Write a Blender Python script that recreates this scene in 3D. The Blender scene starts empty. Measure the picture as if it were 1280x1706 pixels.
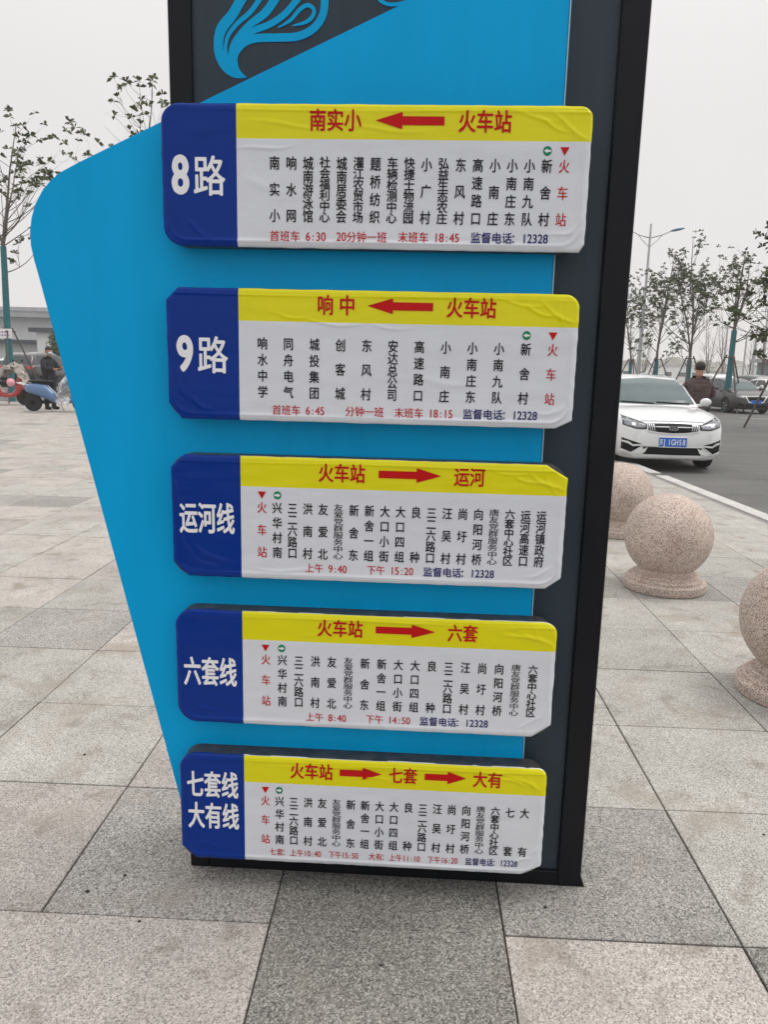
import bpy, bmesh, math, random
from math import sin, cos, pi, radians, sqrt
from mathutils import Vector, Matrix, noise
from mathutils.bvhtree import BVHTree

SC = bpy.context.scene
COL = SC.collection

# ------------------------------------------------------------------ camera
F_PX, PITCH, ROLL, CAM_H = 1258.0, 0.189, 0.024, 1.45
cam_data = bpy.data.cameras.new('camera')
cam = bpy.data.objects.new('camera', cam_data)
COL.objects.link(cam)
cam_data.sensor_fit = 'VERTICAL'
cam_data.sensor_height = 36.0
cam_data.lens = F_PX / 1706.0 * 36.0
cam_data.clip_start = 0.05
cam_data.clip_end = 3000
_f = Vector((0, cos(PITCH), -sin(PITCH)))
_u = Vector((0, sin(PITCH), cos(PITCH)))
_r = Vector((1, 0, 0))
_r2 = cos(ROLL) * _r + sin(ROLL) * _u
_u2 = -sin(ROLL) * _r + cos(ROLL) * _u
cam.matrix_world = Matrix(((_r2.x, _u2.x, -_f.x, 0), (_r2.y, _u2.y, -_f.y, 0),
                           (_r2.z, _u2.z, -_f.z, CAM_H), (0, 0, 0, 1)))
SC.camera = cam

# ------------------------------------------------------------------ world, sun, exposure
SUN_EL, SUN_AZ = radians(62), radians(78)
world = bpy.data.worlds.new('World')
SC.world = world
world.use_nodes = True
nt = world.node_tree
bg = nt.nodes['Background']
sky = nt.nodes.new('ShaderNodeTexSky')
sky.sky_type = 'NISHITA'
sky.sun_disc = False
sky.sun_elevation = SUN_EL
sky.sun_rotation = SUN_AZ
sky.air_density = 1.0
sky.dust_density = 4.0
mixn = nt.nodes.new('ShaderNodeMix')
mixn.data_type = 'RGBA'
mixn.inputs[0].default_value = 0.93
tcw = nt.nodes.new('ShaderNodeTexCoord')
nzw = nt.nodes.new('ShaderNodeTexNoise')
nzw.inputs['Scale'].default_value = 1.6
nzw.inputs['Detail'].default_value = 3
nt.links.new(tcw.outputs['Generated'], nzw.inputs['Vector'])
rmp = nt.nodes.new('ShaderNodeValToRGB')
rmp.color_ramp.elements[0].position = 0.3
rmp.color_ramp.elements[0].color = (7.7, 7.45, 7.3, 1)
rmp.color_ramp.elements[1].position = 0.7
rmp.color_ramp.elements[1].color = (8.05, 7.9, 7.78, 1)
nt.links.new(nzw.outputs[0], rmp.inputs[0])
nt.links.new(sky.outputs[0], mixn.inputs[6])
nt.links.new(rmp.outputs[0], mixn.inputs[7])
# overcast dome: the cloud layer is brighter overhead than near the horizon
sepw = nt.nodes.new('ShaderNodeSeparateXYZ')
nt.links.new(tcw.outputs['Generated'], sepw.inputs[0])
mrw = nt.nodes.new('ShaderNodeMapRange')
mrw.interpolation_type = 'SMOOTHSTEP'
mrw.inputs[1].default_value, mrw.inputs[2].default_value = 0.25, 1.0
mrw.inputs[3].default_value, mrw.inputs[4].default_value = 1.0, 1.85
nt.links.new(sepw.outputs[2], mrw.inputs[0])
vmw = nt.nodes.new('ShaderNodeVectorMath')
vmw.operation = 'SCALE'
nt.links.new(mixn.outputs[2], vmw.inputs[0])
nt.links.new(mrw.outputs[0], vmw.inputs['Scale'])
nt.links.new(vmw.outputs[0], bg.inputs[0])
bg.inputs[1].default_value = 0.1

sun_data = bpy.data.lights.new('sun', 'SUN')
sun_data.energy = 1.2
sun_data.angle = radians(25)
sun_data.color = (1.0, 0.97, 0.93)
sun = bpy.data.objects.new('sun', sun_data)
COL.objects.link(sun)
_sd = Vector((sin(SUN_AZ) * cos(SUN_EL), cos(SUN_AZ) * cos(SUN_EL), sin(SUN_EL)))
sun.rotation_euler = _sd.to_track_quat('Z', 'Y').to_euler()
sun.location = (0, 0, 30)

SC.view_settings.view_transform = 'Standard'
SC.view_settings.look = 'None'
SC.view_settings.exposure = 0.12
SC.view_settings.gamma = 1
SC.view_settings.use_curve_mapping = False
SC.cycles.max_bounces = 8
SC.cycles.volume_bounces = 1

# ------------------------------------------------------------------ materials
def new_mat(name):
    m = bpy.data.materials.new(name)
    m.use_nodes = True
    return m, m.node_tree, m.node_tree.nodes['Principled BSDF']

def nd(t, kind, **kw):
    n = t.nodes.new(kind)
    for k, v in kw.items():
        if k in n.inputs:
            n.inputs[k].default_value = v
        else:
            setattr(n, k, v)
    return n

def mixc(t, fac, a, b, mode='MIX'):
    n = t.nodes.new('ShaderNodeMix')
    n.data_type = 'RGBA'
    n.blend_type = mode
    for sock, v in ((n.inputs[0], fac), (n.inputs[6], a), (n.inputs[7], b)):
        if hasattr(v, 'is_linked'):
            t.links.new(v, sock)
        else:
            sock.default_value = v if not isinstance(v, tuple) else (v + (1,))[:4]
    return n.outputs[2]

def ramp(t, src, p0, p1, c0=(0, 0, 0), c1=(1, 1, 1)):
    n = t.nodes.new('ShaderNodeValToRGB')
    e = n.color_ramp.elements
    e[0].position, e[1].position = p0, p1
    e[0].color, e[1].color = c0 + (1,), c1 + (1,)
    t.links.new(src, n.inputs[0])
    return n.outputs[0]

def simple(name, col, rough=0.5, metal=0.0, var=0.12, scale=6.0, bump=0.0, bscale=60.0, coat=0.0, spec=0.5, stretch=None, rvar=0.0):
    m, t, p = new_mat(name)
    tc = nd(t, 'ShaderNodeTexCoord')
    src = tc.outputs['Object']
    if stretch:
        mp = nd(t, 'ShaderNodeMapping')
        mp.inputs['Scale'].default_value = stretch
        t.links.new(src, mp.inputs[0])
        src = mp.outputs[0]
    n = nd(t, 'ShaderNodeTexNoise', Scale=scale, Detail=5.0, Roughness=0.6)
    t.links.new(src, n.inputs['Vector'])
    dark = tuple(c * (1 - var) for c in col)
    light = tuple(min(1, c * (1 + var)) for c in col)
    t.links.new(ramp(t, n.outputs[0], 0.3, 0.7, dark, light), p.inputs['Base Color'])
    p.inputs['Roughness'].default_value = rough
    if rvar:
        mr = nd(t, 'ShaderNodeMapRange')
        mr.inputs[1].default_value, mr.inputs[2].default_value = 0.3, 0.7
        mr.inputs[3].default_value, mr.inputs[4].default_value = max(0, rough - rvar), rough + rvar
        t.links.new(n.outputs[0], mr.inputs[0])
        t.links.new(mr.outputs[0], p.inputs['Roughness'])
    p.inputs['Metallic'].default_value = metal
    p.inputs['Specular IOR Level'].default_value = spec
    p.inputs['Coat Weight'].default_value = coat
    p.inputs['Coat Roughness'].default_value = 0.06
    if bump:
        b = nd(t, 'ShaderNodeBump', Strength=bump, Distance=0.01)
        n2 = nd(t, 'ShaderNodeTexNoise', Scale=bscale, Detail=3.0)
        t.links.new(src, n2.inputs['Vector'])
        t.links.new(n2.outputs[0], b.inputs['Height'])
        t.links.new(b.outputs[0], p.inputs['Normal'])
    return m

def granite(name, dark, mid, light, scale=260.0, stain=(0.27, 0.23, 0.185), stain_amt=0.62, bump=0.35, local=False, tint=0.10, rough=0.8, gf=0.42):
    m, t, p = new_mat(name)
    if local:
        src = nd(t, 'ShaderNodeTexCoord').outputs['Object']
    else:
        src = nd(t, 'ShaderNodeNewGeometry').outputs['Position']
    vo = nd(t, 'ShaderNodeTexVoronoi', Scale=scale)
    t.links.new(src, vo.inputs['Vector'])
    sep = nd(t, 'ShaderNodeSeparateColor')
    t.links.new(vo.outputs['Color'], sep.inputs[0])
    c = mixc(t, ramp(t, sep.outputs[0], 0.15, 0.55), dark, mid)
    c = mixc(t, ramp(t, sep.outputs[1], 0.55, 0.9), c, light)
    n1 = nd(t, 'ShaderNodeTexNoise', Scale=scale * gf, Detail=4.0, Roughness=0.7)
    t.links.new(src, n1.inputs['Vector'])
    c = mixc(t, ramp(t, n1.outputs[0], 0.35, 0.65, (0.72,) * 3, (1.2,) * 3), (0, 0, 0), c, 'MULTIPLY') if False else mixc(t, 1.0, c, ramp(t, n1.outputs[0], 0.32, 0.68, (0.84,) * 3, (1.13,) * 3), 'MULTIPLY')
    n2 = nd(t, 'ShaderNodeTexNoise', Scale=3.2, Detail=6.0, Roughness=0.62)
    t.links.new(src, n2.inputs['Vector'])
    c = mixc(t, 1.0, c, ramp(t, n2.outputs[0], 0.3, 0.7, (0.84,) * 3, (1.1,) * 3), 'MULTIPLY')
    n3 = nd(t, 'ShaderNodeTexNoise', Scale=4.2, Detail=4.0, Roughness=0.5, Distortion=0.4)
    mp = nd(t, 'ShaderNodeMapping')
    mp.inputs['Location'].default_value = (3.7, 1.9, 0.4)
    t.links.new(src, mp.inputs[0])
    t.links.new(mp.outputs[0], n3.inputs['Vector'])
    sm = ramp(t, n3.outputs[0], 0.55, 0.72, (0, 0, 0), (stain_amt,) * 3)
    c = mixc(t, sm, c, stain)
    n4 = nd(t, 'ShaderNodeTexNoise', Scale=6.5, Detail=5.0, Roughness=0.55, Distortion=0.8)
    mp4 = nd(t, 'ShaderNodeMapping')
    mp4.inputs['Location'].default_value = (9.1, 4.3, 1.4)
    t.links.new(src, mp4.inputs[0])
    t.links.new(mp4.outputs[0], n4.inputs['Vector'])
    c = mixc(t, ramp(t, n4.outputs[0], 0.565, 0.70, (0, 0, 0), (stain_amt * .8,) * 3), c, tuple(q * 0.62 for q in stain))
    oi = nd(t, 'ShaderNodeObjectInfo')
    c = mixc(t, 1.0, c, ramp(t, oi.outputs['Random'], 0.0, 1.0, (1 - tint, 1 - tint, 1 - tint), (1 + tint, 1 + tint * 0.93, 1 + tint * 0.9)), 'MULTIPLY')
    t.links.new(c, p.inputs['Base Color'])
    p.inputs['Roughness'].default_value = rough
    p.inputs['Specular IOR Level'].default_value = 0.35
    b = nd(t, 'ShaderNodeBump', Strength=bump, Distance=0.004)
    t.links.new(n1.outputs[0], b.inputs['Height'])
    t.links.new(b.outputs[0], p.inputs['Normal'])
    return m

def asphalt():
    m, t, p = new_mat('asphalt')
    src = nd(t, 'ShaderNodeNewGeometry').outputs['Position']
    a = nd(t, 'ShaderNodeTexNoise', Scale=60.0, Detail=5.0, Roughness=0.8)
    b = nd(t, 'ShaderNodeTexNoise', Scale=0.35, Detail=6.0, Roughness=0.65)
    mp = nd(t, 'ShaderNodeMapping')
    mp.inputs['Scale'].default_value = (0.35, 1.6, 1)
    t.links.new(src, mp.inputs[0])
    d = nd(t, 'ShaderNodeTexNoise', Scale=2.0, Detail=4.0, Roughness=0.6)
    t.links.new(mp.outputs[0], d.inputs['Vector'])
    for n in (a, b):
        t.links.new(src, n.inputs['Vector'])
    c = ramp(t, a.outputs[0], 0.3, 0.7, (0.062, 0.061, 0.059), (0.165, 0.162, 0.155))
    c = mixc(t, 1.0, c, ramp(t, b.outputs[0], 0.3, 0.7, (0.75,) * 3, (1.2,) * 3), 'MULTIPLY')
    c = mixc(t, 1.0, c, ramp(t, d.outputs[0], 0.3, 0.7, (0.85,) * 3, (1.12,) * 3), 'MULTIPLY')
    t.links.new(c, p.inputs['Base Color'])
    p.inputs['Roughness'].default_value = 0.85
    bm_ = nd(t, 'ShaderNodeBump', Strength=0.5, Distance=0.01)
    t.links.new(a.outputs[0], bm_.inputs['Height'])
    t.links.new(bm_.outputs[0], p.inputs['Normal'])
    return m

def glass(name, col, rough=0.04, alpha=1.0):
    m = simple(name, col, rough, 0.0, 0.1, 3.0, spec=0.8)
    return m

M = {}
M['tile_warm'] = granite('granite_warm', (0.225, 0.205, 0.190), (0.400, 0.371, 0.342), (0.545, 0.508, 0.472))
M['tile_pale'] = granite('granite_pale', (0.207, 0.200, 0.180), (0.378, 0.367, 0.338), (0.504, 0.491, 0.455))
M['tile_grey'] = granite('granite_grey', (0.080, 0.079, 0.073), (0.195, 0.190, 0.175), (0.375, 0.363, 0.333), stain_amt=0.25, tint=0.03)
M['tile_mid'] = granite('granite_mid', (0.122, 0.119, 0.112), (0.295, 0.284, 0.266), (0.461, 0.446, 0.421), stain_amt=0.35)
M['pink_granite'] = granite('pink_granite', (0.14, 0.11, 0.095), (0.53, 0.425, 0.37), (0.72, 0.62, 0.55), scale=250, gf=0.6, stain=(0.42, 0.25, 0.2), stain_amt=0.3, bump=0.12, tint=0.02)
M['kerb_stone'] = granite('kerb_granite', (0.331, 0.322, 0.304), (0.506, 0.497, 0.478), (0.626, 0.616, 0.598), stain_amt=0.2)
M['gutter'] = granite('gutter_granite', (0.12, 0.115, 0.11), (0.22, 0.21, 0.20), (0.32, 0.31, 0.30), stain_amt=0.2)
M['joint'] = simple('joint_dirt', (0.07, 0.062, 0.055), 0.95, var=0.4, scale=30)
M['asphalt'] = asphalt()
M['field'] = simple('far_ground', (0.25, 0.24, 0.21), 0.95, var=0.25, scale=0.05)
M['line'] = simple('road_paint', (0.55, 0.53, 0.38), 0.7, var=0.25, scale=9)
M['body'] = simple('charcoal_sheet', (0.030, 0.045, 0.060), 0.42, 0.0, 0.10, 5, spec=0.22, stretch=(6, 1, 0.6), rvar=0.05)
M['frame'] = simple('black_frame', (0.0055, 0.0065, 0.0095), 0.42, 0.0, 0.12, 8, spec=0.2, rvar=0.05)
M['core'] = simple('plate_core', (0.055, 0.053, 0.055), 0.5, 0.0, 0.55, 30, stretch=(1, 1, 6))
M['blade'] = simple('cyan_sheet', (0.0005, 0.355, 0.72), 0.34, 0.0, 0.06, 1.6, spec=0.10, rvar=0.10, bump=0.03, bscale=5, stretch=(3.5, 1, 0.7))
M['edge'] = simple('bright_edge', (0.35, 0.62, 0.75), 0.35, 0.2, 0.1)
M['logo'] = simple('cyan_print', (0.002, 0.36, 0.70), 0.4, spec=0.1, var=0.05)
film = dict(var=0.05, scale=2.2, bump=0.12, bscale=14, spec=0.30, stretch=(1, 1, 3.2))
M['film_blue'] = simple('film_blue', (0.0015, 0.030, 0.24), 0.22, **dict(film, spec=0.16))
M['film_yellow'] = simple('film_yellow', (0.71, 0.66, 0.003), 0.26, **film)
M['film_white'] = simple('film_white', (0.655, 0.68, 0.735), 0.28, **film)
M['film_edge'] = simple('film_edge', (0.75, 0.78, 0.82), 0.3, var=0.1)
M['ink_black'] = simple('ink_black', (0.02, 0.02, 0.026), 0.33, spec=0.12, var=0.1)
M['ink_red'] = simple('ink_red', (0.50, 0.008, 0.010), 0.33, spec=0.12, var=0.06)
M['ink_navy'] = simple('ink_navy', (0.03, 0.03, 0.16), 0.33, spec=0.12, var=0.1)
M['ink_green'] = simple('ink_green', (0.005, 0.22, 0.10), 0.33, spec=0.12, var=0.1)
M['ink_white'] = simple('ink_white', (0.80, 0.81, 0.84), 0.33, var=0.04)
M['car_white'] = simple('car_white', (0.66, 0.675, 0.675), 0.3, 0.0, 0.02, coat=1.0)
M['car_grey'] = simple('car_grey', (0.030, 0.028, 0.026), 0.3, 0.2, 0.05, coat=0.6)
M['car_red'] = simple('car_red', (0.28, 0.02, 0.03), 0.3, 0.2, 0.05, coat=1.0)
M['car_black'] = simple('car_black', (0.02, 0.02, 0.024), 0.3, 0.1, 0.05, coat=1.0)
M['car_silver'] = simple('car_silver', (0.35, 0.38, 0.40), 0.3, 0.6, 0.05, coat=1.0)
M['windscreen'] = simple('windscreen_glass', (0.10, 0.135, 0.14), 0.06, 0.0, 0.15, 1.5, spec=0.35)
M['window'] = simple('window_glass', (0.04, 0.05, 0.055), 0.06, 0.0, 0.1, spec=0.5)
M['black_plastic'] = simple('black_plastic', (0.008, 0.008, 0.009), 0.5, spec=0.2)
M['chrome'] = simple('chrome', (0.62, 0.63, 0.65), 0.15, 1.0, 0.03)
M['lamp_glass'] = simple('lamp_glass', (0.20, 0.21, 0.23), 0.12, 0.3, 0.5, 14, coat=0.4)
M['lamp_bright'] = simple('lamp_bright', (0.85, 0.86, 0.88), 0.1, 0.3, 0.05)
M['red_lens'] = simple('red_lens', (0.62, 0.02, 0.03), 0.15, var=0.1, coat=1.0)
M['plate_blue'] = simple('plate_blue', (0.01, 0.14, 0.58), 0.35, var=0.05)
M['tyre'] = simple('tyre', (0.018, 0.018, 0.018), 0.85, var=0.2, scale=20)
M['rim'] = simple('rim', (0.38, 0.39, 0.40), 0.3, 0.8, 0.05)
M['bark'] = simple('bark', (0.13, 0.105, 0.09), 0.9, var=0.3, scale=20, bump=0.5)
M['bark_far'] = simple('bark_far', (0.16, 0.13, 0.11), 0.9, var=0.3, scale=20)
M['wrap'] = simple('teal_wrap', (0.02, 0.135, 0.155), 0.7, var=0.3, scale=14, bump=0.4, bscale=30)
M['stake'] = simple('stake', (0.11, 0.085, 0.075), 0.85, var=0.25, scale=12)
M['steel'] = simple('galvanised', (0.42, 0.43, 0.44), 0.45, 0.5, 0.1)
M['lamp_blue'] = simple('lamp_head', (0.10, 0.16, 0.30), 0.4, 0.2, 0.1)
M['wall_white'] = simple('wall_white', (0.76, 0.77, 0.78), 0.8, var=0.08, scale=0.8)
M['roof_grey'] = simple('roof_grey', (0.40, 0.41, 0.43), 0.7, var=0.15, scale=1.0)
M['dark_trim'] = simple('dark_trim', (0.07, 0.085, 0.10), 0.6, var=0.2)
M['tealgrey'] = simple('tealgrey', (0.20, 0.26, 0.27), 0.7, var=0.1)
M['jacket_brown'] = simple('jacket_brown', (0.075, 0.045, 0.042), 0.55, var=0.2, scale=12, bump=0.3, bscale=40)
M['cloth_black'] = simple('cloth_black', (0.012, 0.013, 0.018), 0.8, var=0.25, scale=12, bump=0.3, bscale=40)
M['trousers'] = simple('trousers', (0.02, 0.025, 0.03), 0.85, var=0.2)
M['skin'] = simple('skin', (0.42, 0.22, 0.15), 0.55, var=0.08)
M['hair'] = simple('hair', (0.02, 0.016, 0.014), 0.7, var=0.3, scale=60)
M['mask'] = simple('mask_cloth', (0.55, 0.65, 0.72), 0.8, var=0.05)
M['scooter_blue'] = simple('scooter_blue', (0.085, 0.18, 0.36), 0.3, var=0.05, coat=0.8)
M['scooter_red'] = simple('scooter_red', (0.48, 0.03, 0.035), 0.3, var=0.08, coat=0.8)
M['grey_cloth'] = simple('grey_cloth', (0.34, 0.31, 0.28), 0.85, var=0.25, scale=7, bump=0.5, bscale=12)
M['pink'] = simple('pink_plastic', (0.75, 0.35, 0.42), 0.4)
M['board'] = simple('board_white', (0.78, 0.76, 0.80), 0.5, var=0.03)
M['ink_purple'] = simple('ink_purple', (0.22, 0.12, 0.30), 0.5)
M['gum'] = simple('gum', (0.015, 0.014, 0.013), 0.8)

def leafmat():
    m, t, p = new_mat('leaf')
    src = nd(t, 'ShaderNodeNewGeometry').outputs['Position']
    n = nd(t, 'ShaderNodeTexNoise', Scale=2.2, Detail=4.0)
    t.links.new(src, n.inputs['Vector'])
    n2 = nd(t, 'ShaderNodeTexNoise', Scale=30.0, Detail=2.0)
    t.links.new(src, n2.inputs['Vector'])
    c = ramp(t, n.outputs[0], 0.35, 0.65, (0.028, 0.045, 0.015), (0.085, 0.12, 0.03))
    c = mixc(t, ramp(t, n2.outputs[0], 0.55, 0.7, (0, 0, 0), (0.6,) * 3), c, (0.12, 0.085, 0.035))
    t.links.new(c, p.inputs['Base Color'])
    p.inputs['Roughness'].default_value = 0.45
    return m
M['leaf'] = leafmat()

def plasticfilm():
    m, t, p = new_mat('clear_plastic')
    src = nd(t, 'ShaderNodeTexCoord').outputs['Object']
    n = nd(t, 'ShaderNodeTexNoise', Scale=9.0, Detail=3.0)
    t.links.new(src, n.inputs['Vector'])
    t.links.new(ramp(t, n.outputs[0], 0.35, 0.65, (0.35, 0.36, 0.38), (0.75, 0.76, 0.78)), p.inputs['Base Color'])
    p.inputs['Roughness'].default_value = 0.2
    mr = nd(t, 'ShaderNodeMapRange')
    mr.inputs[1].default_value, mr.inputs[2].default_value = 0.35, 0.65
    mr.inputs[3].default_value, mr.inputs[4].default_value = 0.35, 0.85
    t.links.new(n.outputs[0], mr.inputs[0])
    t.links.new(mr.outputs[0], p.inputs['Alpha'])
    return m
M['plastic'] = plasticfilm()

# ------------------------------------------------------------------ helpers
def mesh_obj(name, verts, faces, mats, parent=None, smooth=False, midx=None, loc=None):
    me = bpy.data.meshes.new(name)
    me.from_pydata([tuple(v) for v in verts], [], faces)
    for m in (mats if isinstance(mats, (list, tuple)) else [mats]):
        me.materials.append(M[m] if isinstance(m, str) else m)
    if midx:
        me.polygons.foreach_set('material_index', midx)
    if smooth:
        me.polygons.foreach_set('use_smooth', [True] * len(me.polygons))
    me.update()
    o = bpy.data.objects.new(name, me)
    COL.objects.link(o)
    if parent:
        o.parent = parent
    if loc:
        o.location = loc
    return o

class MB:
    """collects simple solids for one mesh"""
    def __init__(s):
        s.v, s.f, s.mi, s.cur = [], [], [], 0
    def add(s, vs, fs):
        b = len(s.v)
        s.v += [Vector(v) for v in vs]
        s.f += [tuple(i + b for i in f) for f in fs]
        s.mi += [s.cur] * len(fs)
    def box(s, c, size, rz=0, rx=0, ry=0):
        hx, hy, hz = (d / 2 for d in size)
        R = Matrix.Rotation(rz, 3, 'Z') @ Matrix.Rotation(ry, 3, 'Y') @ Matrix.Rotation(rx, 3, 'X')
        vs = [Vector(c) + R @ Vector((x * hx, y * hy, z * hz)) for x in (-1, 1) for y in (-1, 1) for z in (-1, 1)]
        s.add(vs, [(0, 1, 3, 2), (4, 6, 7, 5), (0, 4, 5, 1), (2, 3, 7, 6), (0, 2, 6, 4), (1, 5, 7, 3)])
    def bevbox(s, c, size, b, rz=0):
        hx, hy, hz = (d / 2 for d in size)
        R = Matrix.Rotation(rz, 3, 'Z')
        vs, fs = [], []
        rings = [(-hz, b), (-hz + b, 0), (hz - b, 0), (hz, b)]
        for z, i in rings:
            x, y = hx - i, hy - i
            e = b if i == 0 else b * 0.6
            for px, py in ((x, -y + e), (x, y - e), (x - e, y), (-x + e, y), (-x, y - e), (-x, -y + e), (-x + e, -y), (x - e, -y)):
                vs.append(Vector(c) + R @ Vector((px, py, z)))
        for k in range(3):
            for j in range(8):
                fs.append((k * 8 + j, k * 8 + (j + 1) % 8, k * 8 + 8 + (j + 1) % 8, k * 8 + 8 + j))
        fs.append(tuple(range(7, -1, -1)))
        fs.append(tuple(range(24, 32)))
        s.add(vs, fs)
    def tube(s, pts, rad, n=8, cap=True):
        pts = [Vector(p) for p in pts]
        if not isinstance(rad, (list, tuple)):
            rad = [rad] * len(pts)
        rings = []
        ref = Vector((0.13, 0.21, 0.97))
        for i, p in enumerate(pts):
            d = (pts[min(i + 1, len(pts) - 1)] - pts[max(i - 1, 0)])
            if d.length < 1e-9:
                d = Vector((0, 0, 1))
            d.normalize()
            a = d.cross(ref if abs(d.dot(ref)) < 0.95 else Vector((1, 0, 0))).normalized()
            b = d.cross(a)
            rings.append([p + rad[i] * (cos(2 * pi * k / n) * a + sin(2 * pi * k / n) * b) for k in range(n)])
        vs = [v for r in rings for v in r]
        fs = []
        for i in range(len(pts) - 1):
            for k in range(n):
                fs.append((i * n + k, i * n + (k + 1) % n, (i + 1) * n + (k + 1) % n, (i + 1) * n + k))
        if cap:
            fs.append(tuple(range(n - 1, -1, -1)))
            fs.append(tuple(range((len(pts) - 1) * n, len(pts) * n)))
        s.add(vs, fs)
    def lathe(s, prof, n=48, c=(0, 0, 0), axis='Z'):
        vs, fs = [], []
        for r, z in prof:
            for k in range(n):
                a = 2 * pi * k / n
                v = (r * cos(a), r * sin(a), z) if axis == 'Z' else (z, r * cos(a), r * sin(a))
                vs.append(Vector(c) + Vector(v))
        m = len(prof)
        for i in range(m - 1):
            for k in range(n):
                fs.append((i * n + k, i * n + (k + 1) % n, (i + 1) * n + (k + 1) % n, (i + 1) * n + k))
        fs.append(tuple(range(n - 1, -1, -1)))
        fs.append(tuple(range((m - 1) * n, m * n)))
        s.add(vs, fs)
    def prism(s, poly, y0, y1):
        """poly in x,z, extruded from y0 to y1 (y0 front)"""
        n = len(poly)
        vs = [(x, y0, z) for x, z in poly] + [(x, y1, z) for x, z in poly]
        fs = [tuple(range(n)), tuple(range(2 * n - 1, n - 1, -1))]
        for k in range(n):
            fs.append((k, n + k, n + (k + 1) % n, (k + 1) % n))
        s.add(vs, fs)
    def prism_z(s, poly, z0, z1):
        n = len(poly)
        vs = [(x, y, z0) for x, y in poly] + [(x, y, z1) for x, y in poly]
        fs = [tuple(range(n - 1, -1, -1)), tuple(range(n, 2 * n))]
        for k in range(n):
            fs.append((k, (k + 1) % n, n + (k + 1) % n, n + k))
        s.add(vs, fs)
    def ball(s, c, r, nu=12, nv=8, rot=None):
        if not isinstance(r, (tuple, list)):
            r = (r, r, r)
        vs, fs = [], []
        for i in range(nv + 1):
            th = pi * i / nv
            for k in range(nu):
                a = 2 * pi * k / nu
                p = Vector((r[0] * sin(th) * cos(a), r[1] * sin(th) * sin(a), r[2] * cos(th)))
                if rot:
                    p = rot @ p
                vs.append(Vector(c) + p)
        for i in range(nv):
            for k in range(nu):
                fs.append((i * nu + k, (i + 1) * nu + k, (i + 1) * nu + (k + 1) % nu, i * nu + (k + 1) % nu))
        s.add(vs, fs)
    def build(s, name, mats, parent=None, smooth=False, loc=None, recalc=True):
        o = mesh_obj(name, s.v, s.f, mats, parent, smooth, s.mi if isinstance(mats, (list, tuple)) else None, loc)
        if recalc:
            bm = bmesh.new()
            bm.from_mesh(o.data)
            bmesh.ops.recalc_face_normals(bm, faces=bm.faces)
            bm.to_mesh(o.data)
            bm.free()
        if smooth:
            autosmooth(o)
        return o

def autosmooth(o, ang=40):
    bm = bmesh.new()
    bm.from_mesh(o.data)
    a = radians(ang)
    for f in bm.faces:
        f.smooth = True
    for e in bm.edges:
        if len(e.link_faces) == 2 and e.calc_face_angle(0) > a:
            e.smooth = False
    bm.to_mesh(o.data)
    bm.free()

def tag(o, label=None, cat=None, group=None, kind=None):
    if label:
        o['label'] = label
    if cat:
        o['category'] = cat
    if group:
        o['group'] = group
    if kind:
        o['kind'] = kind
    return o

def thing(name, label, cat, loc=(0, 0, 0), rz=0, group=None):
    o = bpy.data.objects.new(name, None)
    o.empty_display_size = 0.2
    COL.objects.link(o)
    o.location = loc
    o.rotation_euler = (0, 0, rz)
    return tag(o, label, cat, group)

def copy_tree(o, parent=None):
    c = o.copy()
    COL.objects.link(c)
    c.parent = parent
    for ch in list(o.children):
        copy_tree(ch, c)
    return c

# glyph cache: every character as a flat mesh in a unit em box
_gl = {}
def glyph(ch):
    key = ch
    if key not in _gl:
        c = bpy.data.curves.new('glyph', 'FONT')
        c.body = ch
        c.size = 1
        c.resolution_u = 5 if ord(ch) < 128 else 3
        o = bpy.data.objects.new('glyph', c)
        COL.objects.link(o)
        dg = bpy.context.evaluated_depsgraph_get()
        me = bpy.data.meshes.new_from_object(o.evaluated_get(dg))
        _gl[key] = ([(v.co.x, v.co.y) for v in me.vertices], [tuple(p.vertices) for p in me.polygons])
        bpy.data.objects.remove(o)
        bpy.data.curves.remove(c)
        bpy.data.meshes.remove(me)
    return _gl[key]

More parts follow.
